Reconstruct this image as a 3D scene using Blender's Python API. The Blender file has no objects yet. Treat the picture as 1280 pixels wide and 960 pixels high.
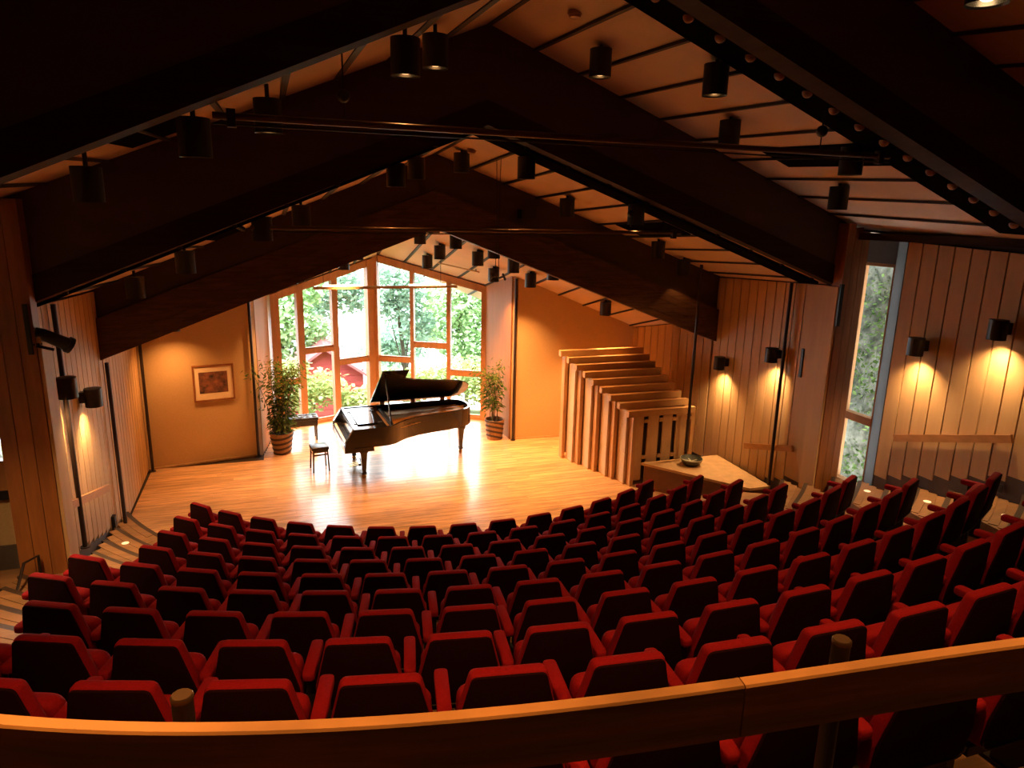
import bpy, math, random
from mathutils import Matrix, Vector
random.seed(7)
SC = bpy.context.scene
COL = SC.collection
PI = math.pi

# ---------------------------------------------------------------- camera, sky, exposure
# hall frame: x = right, y = towards the stage window, z = up, origin on the stage floor at the centre of the seat arcs
TH0, PITCH, ROLL = 0.33, 0.2377, 0.0224
H = 4.94
cd = bpy.data.cameras.new('camera')
cam = bpy.data.objects.new('camera', cd)
COL.objects.link(cam)
cd.sensor_width = 36.0
cd.lens = 871.2 / 1280 * 36.0
cd.clip_start = 0.05
cd.clip_end = 800
_c, _s = math.cos(TH0), math.sin(TH0)
X0 = Vector((_c, -_s, 0))
F0 = Vector((_s * math.cos(PITCH), _c * math.cos(PITCH), -math.sin(PITCH)))
U0 = Vector((_s * math.sin(PITCH), _c * math.sin(PITCH), math.cos(PITCH)))
R1 = X0 * math.cos(ROLL) + U0 * math.sin(ROLL)
U1 = U0 * math.cos(ROLL) - X0 * math.sin(ROLL)
M = Matrix.Identity(4)
for i in range(3):
    M[i][0], M[i][1], M[i][2] = R1[i], U1[i], -F0[i]
CAMX, CAMY = -2.747, -13.924
M[0][3], M[1][3], M[2][3] = CAMX, CAMY, H
cam.matrix_world = M
SC.camera = cam

SKY = 14.0
wd = bpy.data.worlds.new('overcast_sky')
SC.world = wd
wd.use_nodes = True
wn, wl = wd.node_tree.nodes, wd.node_tree.links
bg = wn['Background']
tc = wn.new('ShaderNodeTexCoord')
sp = wn.new('ShaderNodeSeparateXYZ')
rp = wn.new('ShaderNodeValToRGB')
wl.new(tc.outputs['Generated'], sp.inputs[0])
wl.new(sp.outputs['Z'], rp.inputs[0])
wl.new(rp.outputs[0], bg.inputs[0])
rp.color_ramp.elements[0].position = 0.0
rp.color_ramp.elements[0].color = (0.95, 0.98, 1.0, 1)
rp.color_ramp.elements[1].position = 1.0
rp.color_ramp.elements[1].color = (0.80, 0.90, 1.0, 1)
bg.inputs[1].default_value = SKY

SC.view_settings.view_transform = 'Standard'
SC.view_settings.look = 'None'
SC.view_settings.gamma = 1
SC.view_settings.use_curve_mapping = False
SC.view_settings.exposure = 0.0
SC.cycles.max_bounces = 7
SC.cycles.diffuse_bounces = 4
SC.cycles.glossy_bounces = 3
SC.cycles.transparent_max_bounces = 8
SC.cycles.sample_clamp_indirect = 6.0
SC.cycles.caustics_reflective = False
SC.cycles.caustics_refractive = False

# lamp strengths (W) - each lamp's own light is made in its builder
P_STAGE, P_MID, P_NEAR, P_REAR, P_SCONCE = 240, 17, 12, 225, 130
WARM = (1.0, 0.45, 0.13)
WARM_STAGE = (1.0, 0.455, 0.145)
WARM_SCONCE = (1.0, 0.60, 0.27)

# ---------------------------------------------------------------- helpers
class MB:
    def __init__(self):
        self.v, self.f = [], []
    def add(self, vs, fs):
        n = len(self.v)
        self.v += [tuple(p) for p in vs]
        self.f += [tuple(i + n for i in q) for q in fs]
        return self
    def box(self, x0, x1, y0, y1, z0, z1):
        vs = [(x, y, z) for z in (z0, z1) for y in (y0, y1) for x in (x0, x1)]
        return self.add(vs, [(0, 2, 3, 1), (4, 5, 7, 6), (0, 1, 5, 4), (2, 6, 7, 3), (0, 4, 6, 2), (1, 3, 7, 5)])
    def hexa(self, b, t):
        """8-corner solid: 4 bottom points, 4 top points (same order, counter-clockwise from above)"""
        return self.add(list(b) + list(t), [(3, 2, 1, 0), (4, 5, 6, 7), (0, 1, 5, 4), (1, 2, 6, 5), (2, 3, 7, 6), (3, 0, 4, 7)])
    def bar(self, p, q, w, h, up=(0, 0, 1)):
        """bar from p to q, w across, h along up"""
        p, q = Vector(p), Vector(q)
        d = (q - p).normalized()
        u = Vector(up)
        s = d.cross(u)
        if s.length < 1e-4:
            s = d.cross(Vector((1, 0, 0)))
        s.normalize()
        u = s.cross(d).normalized()
        s *= w / 2
        u *= h / 2
        vs = [p - s - u, p + s - u, p + s + u, p - s + u, q - s - u, q + s - u, q + s + u, q - s + u]
        return self.add(vs, [(0, 1, 2, 3), (7, 6, 5, 4), (0, 4, 5, 1), (1, 5, 6, 2), (2, 6, 7, 3), (3, 7, 4, 0)])
    def rings(self, rings, cap0=True, cap1=True):
        n = len(rings[0])
        vs, fs = [p for r in rings for p in r], []
        for k in range(len(rings) - 1):
            for i in range(n):
                j = (i + 1) % n
                fs.append((k * n + i, k * n + j, (k + 1) * n + j, (k + 1) * n + i))
        if cap0:
            fs.append(tuple(range(n - 1, -1, -1)))
        if cap1:
            m = (len(rings) - 1) * n
            fs.append(tuple(m + i for i in range(n)))
        return self.add(vs, fs)
    def lathe(self, c, prof, n=20, cap0=True, cap1=True):
        """prof: list of (radius, z)"""
        return self.rings([[(c[0] + r * math.cos(2 * PI * i / n), c[1] + r * math.sin(2 * PI * i / n), c[2] + z) for i in range(n)] for r, z in prof], cap0, cap1)
    def tube(self, pts, r, n=8, r1=None):
        pts = [Vector(p) for p in pts]
        rg = []
        for k, p in enumerate(pts):
            d = (pts[min(k + 1, len(pts) - 1)] - pts[max(k - 1, 0)]).normalized()
            a = Vector((0, 0, 1)) if abs(d.z) < 0.9 else Vector((1, 0, 0))
            s = d.cross(a).normalized()
            u = s.cross(d)
            rr = r if r1 is None else r + (r1 - r) * k / max(1, len(pts) - 1)
            rg.append([p + s * rr * math.cos(2 * PI * i / n) + u * rr * math.sin(2 * PI * i / n) for i in range(n)])
        return self.rings(rg)
    def sphere(self, c, r, n=12, m=8, sz=1.0):
        return self.lathe(c, [(r * math.sin(PI * k / m) + 1e-4, -r * sz * math.cos(PI * k / m)) for k in range(m + 1)], n)
    def prism(self, poly, z0, z1):
        return self.rings([[(x, y, z0) for x, y in poly], [(x, y, z1) for x, y in poly]])
    def prism_y(self, poly, y0, y1):
        """poly in (x, z), counter-clockwise seen from -y"""
        return self.rings([[(x, y1, z) for x, z in poly], [(x, y0, z) for x, z in poly]][::-1])
    def mesh(self, name):
        me = bpy.data.meshes.new(name)
        me.from_pydata(self.v, [], self.f)
        me.validate()
        return me

def mesh_fix(me, smooth):
    import bmesh
    bm = bmesh.new()
    bm.from_mesh(me)
    bmesh.ops.recalc_face_normals(bm, faces=bm.faces)
    bm.to_mesh(me)
    bm.free()
    if smooth:
        for p in me.polygons:
            p.use_smooth = True
        me.set_sharp_from_angle(angle=math.radians(smooth))

def ob(name, mb, mat, parent=None, smooth=0, fix=True, **pr):
    me = mb.mesh(name)
    if fix:
        mesh_fix(me, smooth)
    me.materials.append(mat)
    o = bpy.data.objects.new(name, me)
    COL.objects.link(o)
    o.parent = parent
    for k, v in pr.items():
        o[k] = v
    return o

def empty(name, loc=(0, 0, 0), rz=0.0, parent=None, **pr):
    o = bpy.data.objects.new(name, None)
    COL.objects.link(o)
    o.location = loc
    o.rotation_euler = (0, 0, rz)
    o.parent = parent
    o.empty_display_size = 0.1
    for k, v in pr.items():
        o[k] = v
    return o

def thing(name, label, cat, loc=(0, 0, 0), rz=0.0, group=None):
    o = empty(name, loc, rz, label=label, category=cat)
    if group:
        o['group'] = group
    return o

def copy_tree(o, parent=None):
    c = o.copy()
    COL.objects.link(c)
    c.parent = parent
    for ch in list(o.children):
        copy_tree(ch, c)
    return c

def spot(parent, loc, power, angle, blend, size=0.05, rot=(0, 0, 0), color=WARM):
    l = bpy.data.lights.new('lamp_light', 'SPOT')
    l.energy = power
    l.spot_size = angle
    l.spot_blend = blend
    l.shadow_soft_size = size
    l.color = color
    o = bpy.data.objects.new('lamp_light', l)
    COL.objects.link(o)
    o.location = loc
    o.rotation_euler = rot
    o.parent = parent
    return o

ORD = ['zeroth', 'first', 'second', 'third', 'fourth', 'fifth', 'sixth', 'seventh', 'eighth', 'ninth', 'tenth', 'eleventh', 'twelfth',
       'thirteenth', 'fourteenth', 'fifteenth', 'sixteenth', 'seventeenth', 'eighteenth', 'nineteenth', 'twentieth']

# ---------------------------------------------------------------- materials
def mat(name, color, rough=0.6, var=0.0, scale=(4, 4, 4), bump=0.0, coat=0.0, metal=0.0, rnd=0.0, dark=None, detail=4.0, spec=0.5, sheen=0.0):
    m = bpy.data.materials.new(name)
    m.use_nodes = True
    n, l = m.node_tree.nodes, m.node_tree.links
    b = n['Principled BSDF']
    b.inputs['Roughness'].default_value = rough
    b.inputs['Metallic'].default_value = metal
    b.inputs['Coat Weight'].default_value = coat
    b.inputs['Coat Roughness'].default_value = 0.12
    b.inputs['Specular IOR Level'].default_value = spec
    if sheen:
        b.inputs['Sheen Weight'].default_value = sheen
    b.inputs['Base Color'].default_value = (*color, 1)
    if not (var or bump or rnd):
        return m
    tcn = n.new('ShaderNodeTexCoord')
    mp = n.new('ShaderNodeMapping')
    mp.inputs['Scale'].default_value = scale
    l.new(tcn.outputs['Object'], mp.inputs[0])
    oi = n.new('ShaderNodeObjectInfo')
    va = n.new('ShaderNodeVectorMath')
    va.operation = 'ADD'
    mu = n.new('ShaderNodeVectorMath')
    mu.operation = 'SCALE'
    cx = n.new('ShaderNodeCombineXYZ')
    for k in range(3):
        l.new(oi.outputs['Random'], cx.inputs[k])
    l.new(cx.outputs[0], mu.inputs[0])
    mu.inputs['Scale'].default_value = 37.0
    l.new(mp.outputs[0], va.inputs[0])
    l.new(mu.outputs[0], va.inputs[1])
    nz = n.new('ShaderNodeTexNoise')
    nz.inputs['Scale'].default_value = 1.0
    nz.inputs['Detail'].default_value = detail
    nz.inputs['Roughness'].default_value = 0.6
    l.new(va.outputs[0], nz.inputs['Vector'])
    r = n.new('ShaderNodeValToRGB')
    dk = dark or tuple(c * (1 - var) for c in color)
    lt = tuple(min(1, c * (1 + var * 0.55)) for c in color)
    r.color_ramp.elements[0].color = (*dk, 1)
    r.color_ramp.elements[1].color = (*lt, 1)
    r.color_ramp.elements[0].position = 0.3
    r.color_ramp.elements[1].position = 0.7
    l.new(nz.outputs['Fac'], r.inputs[0])
    out = r.outputs[0]
    if rnd:
        hs = n.new('ShaderNodeHueSaturation')
        mr = n.new('ShaderNodeMapRange')
        mr.inputs['To Min'].default_value = 1 - rnd
        mr.inputs['To Max'].default_value = 1 + rnd
        l.new(oi.outputs['Random'], mr.inputs['Value'])
        l.new(mr.outputs[0], hs.inputs['Value'])
        l.new(out, hs.inputs['Color'])
        out = hs.outputs[0]
    l.new(out, b.inputs['Base Color'])
    if bump:
        bp = n.new('ShaderNodeBump')
        bp.inputs['Strength'].default_value = bump
        bp.inputs['Distance'].default_value = 0.01
        l.new(nz.outputs['Fac'], bp.inputs['Height'])
        l.new(bp.outputs[0], b.inputs['Normal'])
    return m

def emit(name, color, s):
    m = bpy.data.materials.new(name)
    m.use_nodes = True
    b = m.node_tree.nodes['Principled BSDF']
    b.inputs['Base Color'].default_value = (*color, 1)
    b.inputs['Emission Color'].default_value = (*color, 1)
    b.inputs['Emission Strength'].default_value = s
    return m

def glass(name):
    m = bpy.data.materials.new(name)
    m.use_nodes = True
    n, l = m.node_tree.nodes, m.node_tree.links
    out = n['Material Output']
    t = n.new('ShaderNodeBsdfTransparent')
    t.inputs[0].default_value = (0.95, 0.98, 0.97, 1)
    g = n.new('ShaderNodeBsdfGlossy')
    g.inputs['Roughness'].default_value = 0.02
    fr = n.new('ShaderNodeLayerWeight')      # same reflectance from both sides of the thin pane
    fr.inputs[0].default_value = 0.5
    pw = n.new('ShaderNodeMath')
    pw.operation = 'POWER'
    pw.inputs[1].default_value = 5.0
    l.new(fr.outputs['Facing'], pw.inputs[0])
    ma = n.new('ShaderNodeMath')
    ma.operation = 'MULTIPLY_ADD'
    ma.inputs[1].default_value = 0.93
    ma.inputs[2].default_value = 0.05
    l.new(pw.outputs[0], ma.inputs[0])
    mx = n.new('ShaderNodeMixShader')
    l.new(ma.outputs[0], mx.inputs[0])
    l.new(t.outputs[0], mx.inputs[1])
    l.new(g.outputs[0], mx.inputs[2])
    l.new(mx.outputs[0], out.inputs[0])
    return m

def leafmat(name, c1, c2, trans=0.35):
    m = bpy.data.materials.new(name)
    m.use_nodes = True
    n, l = m.node_tree.nodes, m.node_tree.links
    out = n['Material Output']
    geo = n.new('ShaderNodeNewGeometry')
    r = n.new('ShaderNodeValToRGB')
    r.color_ramp.elements[0].color = (*c1, 1)
    r.color_ramp.elements[1].color = (*c2, 1)
    l.new(geo.outputs['Random Per Island'], r.inputs[0])
    d = n.new('ShaderNodeBsdfDiffuse')
    t = n.new('ShaderNodeBsdfTranslucent')
    l.new(r.outputs[0], d.inputs[0])
    l.new(r.outputs[0], t.inputs[0])
    mx = n.new('ShaderNodeMixShader')
    mx.inputs[0].default_value = trans
    l.new(d.outputs[0], mx.inputs[1])
    l.new(t.outputs[0], mx.inputs[2])
    l.new(mx.outputs[0], out.inputs[0])
    return m

m_floor = mat('stage_pine', (0.66, 0.395, 0.20), 0.30, 0.48, (1.6, 16, 6), 0.06, coat=0.25, rnd=0.16)
m_terrace = mat('terrace_wood', (0.30, 0.150, 0.060), 0.55, 0.3, (1.5, 9, 4), 0.05, rnd=0.12)
m_nosing = mat('dark_step_nosing', (0.05, 0.028, 0.016), 0.5, 0.2)
m_board = mat('wall_plywood', (0.58, 0.36, 0.165), 0.6, 0.10, (8, 8, 0.8), 0.03, rnd=0.08)
m_gap = mat('dark_wall_backing', (0.045, 0.03, 0.02), 0.8, 0.2)
m_base = mat('grey_brown_wall_base', (0.10, 0.075, 0.06), 0.8, 0.2)
m_burlap = mat('tan_wall_cloth', (0.58, 0.385, 0.18), 0.85, 0.08, (60, 60, 60), 0.15, detail=2)
m_cheek = mat('alcove_plywood', (0.40, 0.165, 0.045), 0.65, 0.12, (6, 6, 1), 0.03)
m_ceil = mat('ceiling_board', (0.68, 0.50, 0.34), 0.8, 0.06, (2, 2, 2))
m_batten = mat('dark_batten', (0.03, 0.018, 0.012), 0.6, 0.2)
m_beam2 = mat('brown_glulam', (0.105, 0.052, 0.026), 0.6, 0.5, (0.8, 3, 26), 0.1, spec=0.25)
m_riser = mat('dark_beam_face', (0.075, 0.042, 0.030), 0.7, 0.2, (0.8, 3, 6))
m_beam = mat('dark_glulam', (0.034, 0.017, 0.010), 0.7, 0.4, (0.8, 3, 22), 0.08, spec=0.15)
m_black = mat('matte_black', (0.009, 0.008, 0.008), 0.5, 0.1)
m_void = mat('hatch_and_cove_shade', (0.006, 0.005, 0.005), 1.0, 0.1, spec=0.0)  # flat black of the hatches and of the shade in the beam troughs
m_lampcan = mat('black_lamp_can', (0.016, 0.013, 0.012), 0.45, 0.1)
m_refl = mat('lamp_reflector', (0.45, 0.40, 0.32), 0.25, 0.05, metal=0.9)
m_pole = mat('dark_iron_pole', (0.022, 0.013, 0.010), 0.45, 0.2)
m_pillar = mat('knotty_pine_column', (0.34, 0.120, 0.030), 0.5, 0.35, (9, 9, 1.1), 0.06)
m_frame = mat('window_pine', (0.50, 0.22, 0.075), 0.45, 0.2, (8, 8, 1.5), 0.03)
m_oak = mat('pale_oak', (0.58, 0.36, 0.17), 0.5, 0.18, (6, 6, 2), 0.03)
m_handrail = mat('wall_handrail_pine', (0.46, 0.205, 0.06), 0.45, 0.2, (4, 4, 14), 0.03)
m_scrwood = mat('screen_oak', (0.56, 0.31, 0.12), 0.45, 0.2, (2, 9, 2), 0.04)
m_scrwhite = mat('screen_cloth', (0.60, 0.46, 0.32), 0.85, 0.05, (40, 40, 40), 0.05)
m_rail = mat('handrail_wood', (0.50, 0.24, 0.075), 0.42, 0.45, (2.2, 2.2, 30), 0.05, coat=0.1)
m_red = mat('red_wool_fabric', (0.250, 0.0035, 0.008), 0.85, 0.15, (90, 90, 90), 0.2, detail=2, spec=0.2)
m_shell_shade = mat('shaded_maroon_shell', (0.015, 0.0025, 0.003), 0.85, 0.15, (60, 60, 60), 0.1, spec=0.06)  # near black, holds the shade on the rear of the red upholstery
m_chrome = mat('steel_edge', (0.10, 0.085, 0.07), 0.35, 0.1, metal=1.0)
m_seatblack = mat('seat_black_steel', (0.012, 0.010, 0.010), 0.5, 0.1)
m_piano = mat('piano_black', (0.010, 0.008, 0.008), 0.08, 0.1, coat=0.5)
m_gold = mat('piano_gold_plate', (0.55, 0.27, 0.07), 0.35, 0.2, (6, 30, 6), metal=0.4)
m_brass = mat('brass', (0.65, 0.42, 0.15), 0.3, 0.1, metal=1.0)
m_ivory = mat('ivory_keys', (0.82, 0.82, 0.78), 0.25, 0.03)
m_leather = mat('black_leather', (0.018, 0.017, 0.018), 0.3, 0.1, (30, 30, 30), 0.1)
m_basket = mat('wicker_tan', (0.30, 0.16, 0.07), 0.7, 0.4, (60, 60, 60), 0.4)
m_basketd = mat('wicker_dark', (0.045, 0.022, 0.012), 0.7, 0.3, (60, 60, 60), 0.4)
m_soil = mat('potting_soil', (0.03, 0.018, 0.01), 0.95, 0.3, (30, 30, 30), 0.4)
m_cane = mat('bamboo_cane', (0.20, 0.15, 0.05), 0.5, 0.3, (10, 10, 40))
m_leaf = leafmat('bamboo_leaf', (0.05, 0.085, 0.018), (0.13, 0.17, 0.045), 0.3)
m_paper = mat('picture_mat_board', (0.80, 0.62, 0.40), 0.8, 0.03, (10, 10, 10))
m_print = mat('picture_print', (0.22, 0.075, 0.035), 0.7, 0.85, (9, 9, 9), dark=(0.02, 0.012, 0.012), detail=6)
m_pframe = mat('picture_frame_wood', (0.28, 0.10, 0.03), 0.4, 0.2, (10, 10, 10))
m_bowl = mat('green_ceramic', (0.055, 0.06, 0.045), 0.35, 0.3, (14, 14, 14))
m_bowlrim = mat('pale_glaze', (0.35, 0.33, 0.22), 0.35, 0.2, (14, 14, 14))
m_glass = glass('window_glass')
m_bulb = emit('lamp_bulb', (1.0, 0.58, 0.24), 1.2)
m_bulb_hot = emit('lamp_bulb_bright', (1.0, 0.72, 0.40), 4.0)
m_globe = mat('dim_globe_bulb', (0.38, 0.22, 0.13), 0.4, 0.05)
m_stepl = emit('step_light', (1.0, 0.80, 0.55), 0.55)
m_steplo = mat('step_light_ring', (0.3, 0.28, 0.25), 0.3, 0.1, metal=0.8)
m_bark = mat('bark', (0.09, 0.07, 0.05), 0.9, 0.3, (10, 10, 2), 0.3)
m_tree1 = leafmat('tree_leaf_blue_green', (0.22, 0.34, 0.24), (0.52, 0.66, 0.52), 0.4)
m_tree2 = leafmat('tree_leaf_green', (0.26, 0.40, 0.17), (0.56, 0.72, 0.42), 0.4)
m_shrub = leafmat('shrub_leaf', (0.30, 0.38, 0.11), (0.62, 0.67, 0.31), 0.4)
m_hut = mat('red_hut_boards', (0.38, 0.045, 0.045), 0.7, 0.15, (1, 1, 14))
m_hutroof = mat('hut_roof', (0.42, 0.12, 0.12), 0.8, 0.15, (4, 4, 4))
m_white = mat('white_paint', (0.75, 0.73, 0.70), 0.5, 0.05)
m_ground = mat('grass_slope', (0.13, 0.18, 0.06), 0.95, 0.4, (2, 2, 2), 0.4)
m_lake = mat('lake_water', (0.35, 0.40, 0.42), 0.12, 0.05, (0.4, 0.4, 0.4), 0.02)
m_rock = mat('mossy_rock', (0.13, 0.125, 0.095), 0.95, 0.9, (7, 7, 5), 0.9, dark=(0.012, 0.018, 0.006), detail=9)
m_moss = leafmat('moss_tuft', (0.03, 0.06, 0.012), (0.15, 0.21, 0.07), 0.2)
m_reveal = mat('grey_window_reveal', (0.042, 0.036, 0.030), 0.85, 0.1)

# ---------------------------------------------------------------- hall dimensions
AX = -0.22                       # ridge line
def zc(b, s, t):                 # underside of the ceiling in each bay
    if b == 0:
        return 8.0 + 0.12 * (t + 8.6) - 0.385 * abs(s - AX)
    if b == 1:
        return 7.10 + 0.045 * (t + 5.4) - (0.385 if s > AX else 0.415) * abs(s - AX)
    if b == 2:
        return 5.87 - 0.045 * (t + 2.5) - (0.358 if s > AX else 0.42) * abs(s - AX)
    return 3.94 - 0.253 * (t - 3.37) - 0.415 * abs(s + 0.35)
T0, T1, T2 = -8.6, -5.42, -2.5    # the three dark cross beams
WPL, WPP, WPR = (-2.90, 2.33), (-0.46, 3.38), (1.96, 2.02)   # plan of the V-shaped stage window
ROWR = [5.4736 + 0.7597 * i for i in range(12)]
ROWZ = [0.2257 * i + 0.0061 * i * (i - 1) for i in range(12)]

# ---------------------------------------------------------------- floor: stage boards
fl = empty('floor', kind='structure')
sub = MB().prism([(-5.28, -6.2), (5.28, -6.2), (5.28, -2.5), (4.98, 0.25), (2.2, 0.4), WPR, WPP, WPL, (-3.2, 0.75), (-5.28, 0.35)], -0.30, -0.03)
ob('subfloor', sub, m_gap, fl)
bw = 0.145
def stage_limits(t):
    l, r = -5.19, 5.2
    if t > -2.5:
        r = 5.2 - (t + 2.5) * 0.12
    if t > 0.3:
        f = min(1, max(0, (t - 0.67) / 1.66))
        l = -3.15 + 0.28 * f
        r = 2.1 - 0.16 * f
    if t > 2.0:
        r = min(r, 1.94 - (t - 2.02) * 2.42 / 1.36)
    if t > 2.33:
        l = max(l, -2.87 + (t - 2.33) * 2.44 / 1.05)
    return l, r
t = -5.9
row = 0
while t < 3.2:
    l, r = stage_limits(t + bw / 2)
    if r - l > 0.3:
        cuts = [l]
        x = l + random.uniform(1.2, 4.2)
        while x < r - 0.8:
            cuts.append(x)
            x += random.uniform(2.6, 4.6)
        cuts.append(r)
        for a, b in zip(cuts[:-1], cuts[1:]):
            ob('floor_board', MB().box(a + 0.0012, b - 0.0012, t + 0.003, t + bw - 0.003, -0.03, 0.0), m_floor, fl)
    t += bw
    row += 1

# ---------------------------------------------------------------- seating terraces (arcs) and aisle steps
WL, WR = -5.16, 5.18
def arc_step(mb, r0, r1, z0, z1, a0, a1, a0o=None, a1o=None, n=40):
    a0o = a0 if a0o is None else a0o
    a1o = a1 if a1o is None else a1o
    inn, out = [], []
    for k in range(n + 1):
        u = k / n
        a = a0 + (a1 - a0) * u
        b = a0o + (a1o - a0o) * u
        inn.append((r0 * math.sin(a), -r0 * math.cos(a)))
        out.append((r1 * math.sin(b), -r1 * math.cos(b)))
    for k in range(n):
        b = [(*inn[k], z0), (*out[k], z0), (*out[k + 1], z0), (*inn[k + 1], z0)]
        tt = [(p[0], p[1], z1) for p in b]
        mb.hexa(b, tt)
    return mb
def lim(r, w):
    return math.asin(max(-1, min(1, w / r)))
steps = {}
def lerp_(a, b, f):
    return a + (b - a) * f
for i in range(1, 12):
    r0, r1 = ROWR[i] - 0.60, ROWR[i] + 0.157 + 0.004
    z = ROWZ[i] if i < 11 else 3.28
    if i == 10:
        r1 = ROWR[i] - 0.35
    if i == 11:
        r0, r1 = ROWR[10] - 0.351, 19.0
    wl = WL if -r1 * math.cos(lim(r1, 5.56)) > -5.7 else -5.56
    wr = WR if -r1 * math.cos(lim(r1, 5.56)) > -5.7 else 5.56
    a0, a1 = lim(r0, wl), lim(r0, wr)
    b0, b1 = lim(r1, wl), lim(r1, wr)
    if i == 1:
        a1 = b1 = math.radians(45.0)
    if i == 2:
        a1, b1 = math.radians(43.6), math.radians(45.5)
    mb = MB()
    arc_step(mb, r0, r1, (-0.02 if i == 1 else ROWZ[i - 1] - 0.25), z, a0, a1, b0, b1)
    st = ob('floor', mb, m_riser if i == 11 else m_terrace, kind='structure')  # rear balcony floor given the dark face colour to bounce less light
    steps[i] = st
    # a thin nosing board along the front edge of every terrace
    nz_ = MB()
    arc_step(nz_, r0 - 0.012, r0 + 0.05, z - 0.028, z + 0.004, a0, a1)
    ob('step_nosing', nz_, m_nosing, st)
    # half steps in both side aisles
    if 1 <= i <= 9:
        zi = (ROWZ[i] + (ROWZ[i + 1] if i < 10 else z)) / 2
        ra, rb = ROWR[i] + 0.157 - 0.38, ROWR[i] + 0.157
        for side in (-1, 1):
            if side == 1 and i < 3:
                continue
            w_ = wl + 0.01 if side < 0 else wr - 0.01
            e0, e1 = lim(ra, w_), lim(rb, w_)
            wid = 1.0 / ra
            hs = MB()
            if side < 0:
                arc_step(hs, ra, rb, z - 0.01, zi, e0, e0 + wid, e1, e1 + wid, 8)
            else:
                arc_step(hs, ra, rb, z - 0.01, zi, e0 - wid, e0, e1 - wid, e1, 8)
            ob('half_step', hs, m_terrace, st)
            hn = MB()
            if side < 0:
                arc_step(hn, ra - 0.012, ra + 0.045, zi - 0.025, zi + 0.004, e0, e0 + wid, None, None, 8)
            else:
                arc_step(hn, ra - 0.012, ra + 0.045, zi - 0.025, zi + 0.004, e0 - wid, e0, None, None, 8)
            ob('step_nosing', hn, m_nosing, st)

# plank treads of the aisle steps, each plank a piece
for i in range(1, 10):
    for lo_, hi_, z in ((ROWR[i] - 0.545, ROWR[i] - 0.226, ROWZ[i]), (ROWR[i] - 0.174, ROWR[i] + 0.145, (ROWZ[i] + ROWZ[i + 1]) / 2)):
        for side in (-1, 1):
            if side == 1 and i < 3:
                continue
            for k in range(3):
                pa, pb = lerp_(lo_, hi_, k / 3), lerp_(lo_, hi_, (k + 1) / 3) - 0.008
                w_ = side * (5.14 if -pb * math.cos(lim(pb, 5.56)) > -5.7 else 5.53)
                e0, wid = lim(pa, w_), 0.97 / pa
                pm = MB()
                if side < 0:
                    arc_step(pm, pa, pb, z + 0.0005, z + 0.009, e0, e0 + wid, None, None, 5)
                else:
                    arc_step(pm, pa, pb, z + 0.0005, z + 0.009, e0 - wid, e0, None, None, 5)
                ob('tread_board', pm, m_terrace, steps[i])
ob('floor', MB().box(-6.04, -5.15, -6.31, -5.24, 0.2, 0.93), m_terrace, kind='structure')
ob('floor', MB().box(5.19, 5.90, -6.42, -5.24, 0.0, 0.60), m_terrace, kind='structure')
# ---------------------------------------------------------------- walls
def lerp(a, b, f):
    return a + (b - a) * f
def wall_slab(mb, p, q, z0, z1, th):
    """vertical slab whose inner face runs p->q; thickness to the left of p->q"""
    d = Vector((q[0] - p[0], q[1] - p[1], 0)).normalized()
    n = Vector((-d.y, d.x, 0)) * th
    b = [(p[0], p[1], z0), (q[0], q[1], z0), (q[0] + n.x, q[1] + n.y, z0), (p[0] + n.x, p[1] + n.y, z0)]
    mb.hexa(b, [(x, y, z1) for x, y, _ in b])
    return mb

def boarded_wall(parent, p, q, zb, zt, side, pitch=0.24, th=0.035, gap=0.020, last_wide=0.0):
    """individual vertical boards on the wall line p->q; side=+1 puts them on the left of p->q"""
    p, q = Vector((*p, 0)), Vector((*q, 0))
    L = (q - p).length
    d = (q - p).normalized()
    nrm = Vector((-d.y, d.x, 0)) * side
    n = max(1, round((L - last_wide) / pitch))
    w = (L - last_wide) / n
    edges = [k * w for k in range(n + 1)]
    if last_wide:
        edges.append(L)
    for a, b in zip(edges[:-1], edges[1:]):
        A = p + d * (a + gap / 2)
        Bp = p + d * (b - gap / 2)
        zl = zb((A + Bp) / 2)
        za, zb_ = zt(A) - 0.02, zt(Bp) - 0.02
        A2, B2 = A + nrm * th, Bp + nrm * th
        mb = MB().hexa([(A.x, A.y, zl), (Bp.x, Bp.y, zl), (B2.x, B2.y, zl), (A2.x, A2.y, zl)],
                       [(A.x, A.y, za), (Bp.x, Bp.y, zb_), (B2.x, B2.y, zb_), (A2.x, A2.y, za)])
        ob('wall_board', mb, m_board, parent)

# left wall, from the stage corner to the pillar
wl_ = empty('wall_left', kind='structure')
ob('wall_backing', wall_slab(MB(), (-5.24, -5.40), (-5.28, 0.35), -0.3, 5.2, 0.15), m_gap, wl_)
def left_zb(P):
    return 0.02 if P.y > -2.95 else 0.34 + 0.29 * (-3.1 - P.y)
boarded_wall(wl_, (-5.27, 0.28), (-5.24, T2 + 0.02), left_zb, lambda P: min(zc(3, P.x, P.y), 3.4), 1, 0.22)
boarded_wall(wl_, (-5.24, T2 - 0.02), (-5.24, -5.24), left_zb, lambda P: zc(2, P.x, P.y), 1, 0.22)
ob('wall_base', wall_slab(MB(), (-5.222, -5.40), (-5.222, -3.05), 0.0, 1.3, 0.02), m_base, wl_)
ob('end_notch', MB().box(-5.2, -5.155, -3.13, -3.03, 0.02, 0.52), m_black, wl_)

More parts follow.
